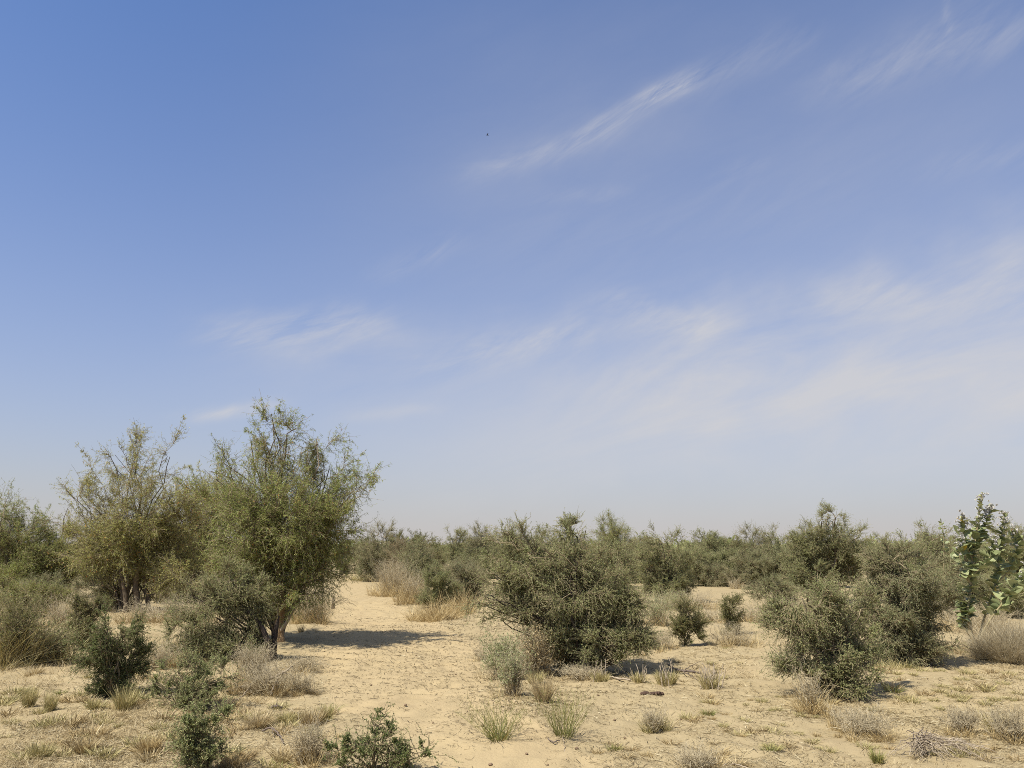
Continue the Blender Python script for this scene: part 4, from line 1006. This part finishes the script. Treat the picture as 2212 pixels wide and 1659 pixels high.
branch('fallen_branch', 'dark weathered fallen branch lying between the centre bush and the dry stalks', 'dead_dark', [(1442, 1440, .06), (1462, 1446, .06), (1490, 1450, .05), (1516, 1450, .04)], [.010, .016, .017, .012],
    [([(1470, 1448, .05), (1490, 1458, .03), (1512, 1466, .01)], .008), ([(1480, 1450, .06), (1500, 1440, .08), (1515, 1436, .05)], .006), ([(1455, 1446, .05), (1462, 1460, .02), (1475, 1470, .01)], .006)], 711)
branch('fallen_stick', 'short pale fallen stick in front of the centre bush base', 'dead', [(1316, 1460, .03), (1338, 1466, .03), (1363, 1470, .02)], [.007, .014, .011], [], 721)
branch('fallen_stick', 'thin dark curved twig lying beside the yellow tuft', 'dead_dark', [(566, 1592, .02), (585, 1594, .05), (602, 1602, .03), (614, 1613, .01)], [.010, .008, .007, .004], [([(585, 1594, .05), (592, 1604, .02)], .005)], 725)
branch('fallen_stick', 'knobbly short weathered stick on bare sand below the grass heap', 'dead_dark', [(584, 1538, .02), (598, 1536, .02), (614, 1534, .02)], [.012, .016, .006], [([(597, 1536, .02), (596, 1536, .07)], .006)], 728)
branch('fallen_stick', 'long pale stick lying flat at the bottom edge past the grey twiggy weed', 'dead', [(1556, 1658, .01), (1590, 1656, .02), (1622, 1662, .01)], [.004, .006, .004], [], 731)
branch('fallen_stick', 'pale bent straw lying below the narrower reed clump', 'dead', [(1216, 1604, .01), (1219, 1625, .01), (1224, 1648, .01)], [.003, .003, .002], [], 733)
branch('fallen_stick', 'dark forked twig on the open sand in front of the reed clumps', 'dead_dark', [(1184, 1614, .01), (1196, 1620, .02), (1208, 1614, .01)], [.005, .005, .003], [], 735)
# stump with arching dry twigs
bx, by = gpt(719, 1313)
t = thing('stump', 'short grey stump with arching bare twigs at the path edge', 'stump', (bx, by, float(H(bx, by))))
tube_part('trunk', M['bark'], t, [(bx, by, float(H(bx, by)) - .02), (bx + .01, by, .12), (bx, by + .02, .25), (bx + .02, by, .30)], [.055, .05, .045, .03], 9, 741)
rng = np.random.default_rng(742)
g = Geo(); n = 16; s0 = np.tile([[bx, by, .1]], (n, 1)) + rng.normal(size=(n, 3)) * .05
e0 = s0 + np.stack([rng.uniform(.2, .75, n), rng.uniform(-.5, .3, n), rng.uniform(-.1, .05, n)], 1)
g.tubes(lines(rng, s0, e0, (s0 + e0) / 2 + np.array([0, 0, .25]), 8, .02), np.full((n, 1), .006) * np.linspace(1, .4, 8)[None], 4, rng.uniform(0, 1, n)); g.obj('twigs', M['twig'], t)
# dead brush heap
def brush_heap():
    rng = np.random.default_rng(751); c = gp3(2005, 1622)
    t = thing('brush_heap', 'heap of dead bleached branches fanned out on the sand at the bottom edge', 'brush heap', tuple(c))
    g = Geo(); n = 46
    top = c + np.array([-.04, .03, .10])
    s0 = top + rng.normal(size=(n, 3)) * np.array([.05, .06, .03])
    th = rng.uniform(-2.9, .35, n); r = rng.uniform(.12, .52, n)
    e0 = np.stack([c[0] + .04 + np.cos(th) * r * 1.05, c[1] + np.sin(th) * r * .8, rng.uniform(.0, .05, n)], 1)
    e0[:, 2] += H(e0[:, 0], e0[:, 1])
    P = lines(rng, s0, e0, (s0 + e0) / 2 + np.array([0, 0, .06]), 8, .03)
    g.tubes(P, rng.uniform(.0018, .005, (n, 1)) * np.linspace(1, .5, 8)[None], 4, rng.uniform(0, 1, n))
    ns = 150; s1, _ = pick(rng, P, ns, .3, 1); e1 = s1 + rdir(rng, ns) * .11; e1[:, 2] = np.maximum(e1[:, 2], H(e1[:, 0], e1[:, 1]) + .004)
    g.tubes(lines(rng, s1, e1, (s1 + e1) / 2, 4, .05), np.full((ns, 1), .0016) * np.linspace(1, .5, 4)[None], 3, rng.uniform(0, 1, ns))
    n = 3; s0 = np.tile(top, (n, 1)); e0 = np.array([gp3(1938, 1612, .03), gp3(1950, 1615, .02), gp3(2070, 1640, .04)])
    g.tubes(lines(rng, s0, e0, (s0 + e0) / 2 + np.array([0, 0, .02]), 8, .02), np.full((n, 1), .005) * np.linspace(1, .4, 8)[None], 5, np.array([.1, .4, .8]))
    g.obj('branches', M['dead'], t)
    g = Geo(); n = 50; s0 = top + rng.normal(size=(n, 3)) * .03; e0 = s0 + rdir(rng, n) * .08
    g.tubes(lines(rng, s0, e0, (s0 + e0) / 2, 4, .05), np.full((n, 1), .005) * np.linspace(1, .5, 4)[None], 4, rng.uniform(0, 1, n)); g.obj('root_crown', M['dead_dark'], t)
brush_heap()
def blob(g, c, r, rng, nu=20, nv=14, amp=.16, fr=3.):
    u = np.linspace(0, 2 * pi, nu, endpoint=False); v = np.linspace(.02, pi - .02, nv)
    U, Vv = np.meshgrid(u, v)
    d = np.stack([np.cos(U) * np.sin(Vv), np.sin(U) * np.sin(Vv), np.cos(Vv)], -1)
    o = rng.uniform(0, 50, 3)
    n_ = vn3((d.reshape(-1, 3) * fr + o)).reshape(U.shape) + .6 * vn3((d.reshape(-1, 3) * fr * 2.3 + o)).reshape(U.shape)
    P = np.asarray(c) + d * (1 + amp * 2 * n_[..., None]) * np.asarray(r)
    idx = np.arange(nu * nv).reshape(nv, nu)
    q = np.stack([idx[:-1], idx[1:], np.roll(idx[1:], -1, 1), np.roll(idx[:-1], -1, 1)], -1)
    g.add(P, q, .5)
def dung():
    rng = np.random.default_rng(761)
    for lab, pxs in (('smaller dark dung lump of the pair on the sand', [(1396, 1502, .036, .024), (1389, 1502, .028, .020)]),
                     ('longer ridged dark dung lump of the pair on the sand', [(1408, 1503, .028, .019), (1415, 1502, .031, .024), (1422, 1501, .031, .027), (1429, 1500, .026, .022)])):
        g = Geo(); b = gp3(pxs[0][0], pxs[0][1])
        for (px, py, r, h) in pxs: blob(g, gp3(px, py, h * .6), (r * 1.15, r, h), rng, amp=.22)
        tag(g.obj('dung_lump', M['dung'], off=tuple(b), smooth=True), lab, 'dung')
dung()
rng = np.random.default_rng(762)
PEB = [(1060, 1500), (972, 1452), (990, 1449), (893, 1407), (1095, 1512), (1090, 1560), (1325, 1565), (1010, 1548), (1040, 1588), (1140, 1640), (1240, 1630), (945, 1490), (860, 1395), (1290, 1515), (1180, 1655), (1060, 1655), (880, 1540), (800, 1480), (930, 1578), (1075, 1437), (1470, 1560), (1350, 1600)]
pg = Geo(); blob(pg, (0, 0, .004), (.017, .013, .010), rng, 12, 8, .2); pme = pg.mesh('dung_pellet', M['stone'], smooth=True)
for k, (px, py) in enumerate(PEB):
    o = bpy.data.objects.new('dung_pellet', pme); COL.objects.link(o)
    x, y = gpt(px + rng.uniform(-6, 6), py + rng.uniform(-5, 5)); s = rng.uniform(.6, 1.25)
    o.location = (x, y, float(H(x, y)) + .004); o.rotation_euler = (0, 0, rng.uniform(0, 6)); o.scale = (s, s, s)
    tag(o, 'small brown dung pellet lying on the trodden sand', 'dung pellet', 'dung pellets on the sand')

# small tufts scattered over the sand
TP = []
for k in range(6):
    r = np.random.default_rng(780 + k); g = Geo()
    blades(g, r, 90, (0, 0), .05, .075, .9, .0028, z=0.0, hvar=.6, tmean=.45)
    TP.append(g.mesh('grass_tuft', M[['straw', 'straw_green', 'straw_orange', 'straw_green', 'straw_grey', 'reed'][k]]))
rng = np.random.default_rng(790)
def scatter_tufts(n, box, dens, smin, smax):
    c = 0; tries = 0
    while c < n and tries < 8000:
        tries += 1
        px = rng.uniform(box[0], box[2]); py = rng.uniform(box[1], box[3])
        x, y = gpt(px, py)
        if vn(np.array([x / 1.3]), np.array([y / 1.3]))[0] < dens: continue
        o = bpy.data.objects.new('grass_tuft', TP[int(rng.choice(6, p=[.27, .25, .16, .18, .1, .04]))]); COL.objects.link(o)
        s = rng.uniform(smin, smax)
        o.location = (x, y, float(H(x, y))); o.rotation_euler = (0, 0, rng.uniform(0, 6)); o.scale = (s, s, s * rng.uniform(.5, 1.0))
        tag(o, 'tiny dry grass tuft scattered on the open sand', 'grass tuft', 'tiny tufts scattered on the sand'); c += 1
scatter_tufts(95, (1290, 1500, 2212, 1659), -.12, .5, 1.25)
scatter_tufts(40, (1900, 1440, 2212, 1520), -.4, .7, 1.6)
scatter_tufts(95, (0, 1450, 520, 1659), -.3, .7, 1.9)
scatter_tufts(34, (500, 1530, 740, 1659), -.3, .7, 1.7)
scatter_tufts(14, (1380, 1400, 1640, 1480), -.3, .5, 1.2)

# straw and twig crumbs on the sand
def litter():
    r = np.random.default_rng(801); g = Geo()
    def area(n, box, onp, lmin, lmax, tm):
        px = r.uniform(box[0], box[2], n); d = r.uniform(0, 1, n)
        # even in plan between the two depths
        y0 = EYE * FPX / max(box[3] - HOR, 1); y1 = EYE * FPX / max(box[1] - HOR, 1)
        y = y0 + (y1 - y0) * d; x = (px - CX) / FPX * y
        w = np.clip(.75 + 1.8 * vn(x / 1.1 + 5, y / 1.1) + .9 * vn(x / .35, y / .35), .03, 1)
        pyy = HOR + EYE * FPX / y
        pxx = CX + x / y * FPX
        ed = lambda v: np.clip(v, 0, 1)
        w *= ed((pxx - box[0]) / 120 + (box[0] < 0) * 5) * ed((box[2] - pxx) / 120 + (box[2] > 2212) * 5) * ed((pyy - box[1]) / 40) * ed((box[3] - pyy) / 40 + (box[3] > 1660) * 2)
        w = np.where(on_path(x, y), w * onp, w)
        k = r.random(n) < w; x, y = x[k], y[k]; n = len(x)
        th = r.uniform(0, 2 * pi, n); L = r.uniform(lmin, lmax, n) * r.uniform(.3, 1, n)
        dx, dy = np.cos(th) * L / 2, np.sin(th) * L / 2
        t = np.linspace(-1, 1, 3)[None]
        bow = r.normal(size=(n, 1)) * L[:, None] * .12 * (1 - t ** 2)
        P = np.stack([x[:, None] + dx[:, None] * t - bow * np.sin(th)[:, None], y[:, None] + dy[:, None] * t + bow * np.cos(th)[:, None], np.zeros((n, 3))], -1)
        P[:, :, 2] = H(P[:, :, 0], P[:, :, 1]) + r.uniform(.002, .012, (n, 1)) + np.abs(r.normal(size=(n, 3))) * .004
        W = r.uniform(.0010, .0026, (n, 1)) * np.ones((1, 3)) * np.clip(y / 8, .8, 2.2)[:, None]
        side = np.stack([-np.sin(th), np.cos(th), r.normal(size=n) * .8], 1)
        g.ribbons(P, W, side, np.clip(r.normal(tm, .28, n), 0, 1))
    area(34000, (-330, 1430, 2560, 1680), .30, .02, .11, .5)
    area(21000, (1250, 1470, 2560, 1680), .4, .02, .12, .6)
    area(14000, (-330, 1440, 720, 1680), .4, .03, .14, .58)
    area(16000, (600, 1250, 1500, 1470), .30, .03, .13, .4)
    area(30000, (640, 1300, 1400, 1680), .7, .02, .09, .2)
    area(34000, (-330, 1500, 760, 1680), .3, .03, .13, .62)
    area(9000, (1640, 1480, 2560, 1600), 1, .03, .13, .6)
    area(7000, (500, 1385, 760, 1450), .9, .03, .14, .66)
    area(5000, (1380, 1370, 1680, 1480), 1, .03, .14, .55)
    area(6000, (1900, 1390, 2560, 1480), 1, .03, .16, .62)
    area(5000, (1000, 1450, 1300, 1540), .8, .03, .12, .62)
    tag(g.obj('straw_litter', M['litter']), 'broken straw and twig crumbs strewn over the sand', 'litter', kind='stuff')
litter()

def short_grass():
    r = np.random.default_rng(811); g = Geo()
    for n, box, thr, hh in ((58000, (-330, 1450, 760, 1690), -.05, .085), (28000, (1600, 1440, 2560, 1690), .06, .055), (6000, (1000, 1450, 1620, 1560), .06, .05), (34000, (-330, 1285, 620, 1460), -.1, .15), (9000, (830, 1280, 1080, 1400), -.05, .10), (12000, (1400, 1370, 1700, 1480), -.02, .06), (9000, (1500, 1290, 1800, 1400), .0, .09), (8000, (1930, 1380, 2560, 1460), -.1, .08)):
        y0 = EYE * FPX / (box[3] - HOR); y1 = EYE * FPX / (box[1] - HOR)
        y = r.uniform(y0, y1, n); px = r.uniform(box[0], box[2], n); x = (px - CX) / FPX * y
        py = HOR + EYE * FPX / y
        e = np.clip((px - box[0]) / 150 + (box[0] < 0) * 5, 0, 1) * np.clip((box[2] - px) / 150 + (box[2] > 2212) * 5, 0, 1) * np.clip((py - box[1]) / 40, 0, 1)
        v = vn(x / .8 + 9, y / .8 + 3) * .6 + vn(x / .22, y / .22) * .55 + vn(x / .07, y / .07) * .35
        k = (v > thr + (1 - e) * .5) & ~on_path(x, y)
        x, y = x[k], y[k]; n = len(x)
        z = H(x, y) - .004
        th = r.uniform(0, 2 * pi, n); h = hh * r.uniform(.3, 1.1, n); ln = h * r.uniform(.3, 1.6, n)
        t = np.linspace(0, 1, 4)[None]
        P = np.stack([x[:, None] + np.cos(th)[:, None] * ln[:, None] * t ** 1.3, y[:, None] + np.sin(th)[:, None] * ln[:, None] * t ** 1.3, z[:, None] + h[:, None] * (t - .3 * t ** 2)], -1)
        W = r.uniform(.0012, .0024, (n, 1)) * np.linspace(1, .2, 4)[None] * np.clip(y / 8, .9, 2.0)[:, None]
        g.ribbons(P, W, np.concatenate([rdir(r, n)[:, :2], np.zeros((n, 1))], 1), np.clip(r.normal(.5, .25, n), 0, 1))
    tag(g.obj('short_dry_grass', M['straw']), 'short dry grass stubble growing thinly over the sand', 'grass', kind='stuff')
short_grass()

# bird high in the sky
def bird():
    p = at(1052.5, 292, 110.0); t = thing('bird', 'tiny dark bird flying high in the open blue sky', 'bird', tuple(p))
    g = Geo(); rng = np.random.default_rng(9); blob(g, p, (.13, .06, .05), rng, 12, 10, .05); blob(g, p + np.array([-.15, 0, .02]), (.04, .035, .035), rng, 10, 8, .03)
    g.obj('body', M['bird'], t, smooth=True)
    for s in (-1, 1):
        g = Geo()
        G = np.array([[[.06, 0, .02], [-.08, 0, .02]], [[.10, s * .14, .10], [-.05, s * .15, .10]], [[.20, s * .30, .13], [.10, s * .33, .14]]]) + p
        G2 = G + np.array([0, 0, .008])
        g.add(np.concatenate([G.reshape(-1, 3), G2.reshape(-1, 3)]), [[0, 1, 3, 2], [2, 3, 5, 4], [6, 8, 9, 7], [8, 10, 11, 9], [0, 2, 8, 6], [2, 4, 10, 8], [1, 7, 9, 3], [3, 9, 11, 5]], .5)
        g.obj('wing', M['bird'], t)
    g = Geo(); g.add(np.array([[.10, -.02, 0], [.10, .02, 0], [.28, .05, -.06], [.28, -.05, -.06]]) + p, [[0, 1, 2, 3]], .5); g.obj('tail', M['bird'], t)
bird()
print('verts', sum(len(o.data.vertices) for o in bpy.data.objects if o.type == 'MESH'), 'meshes', len(bpy.data.meshes))
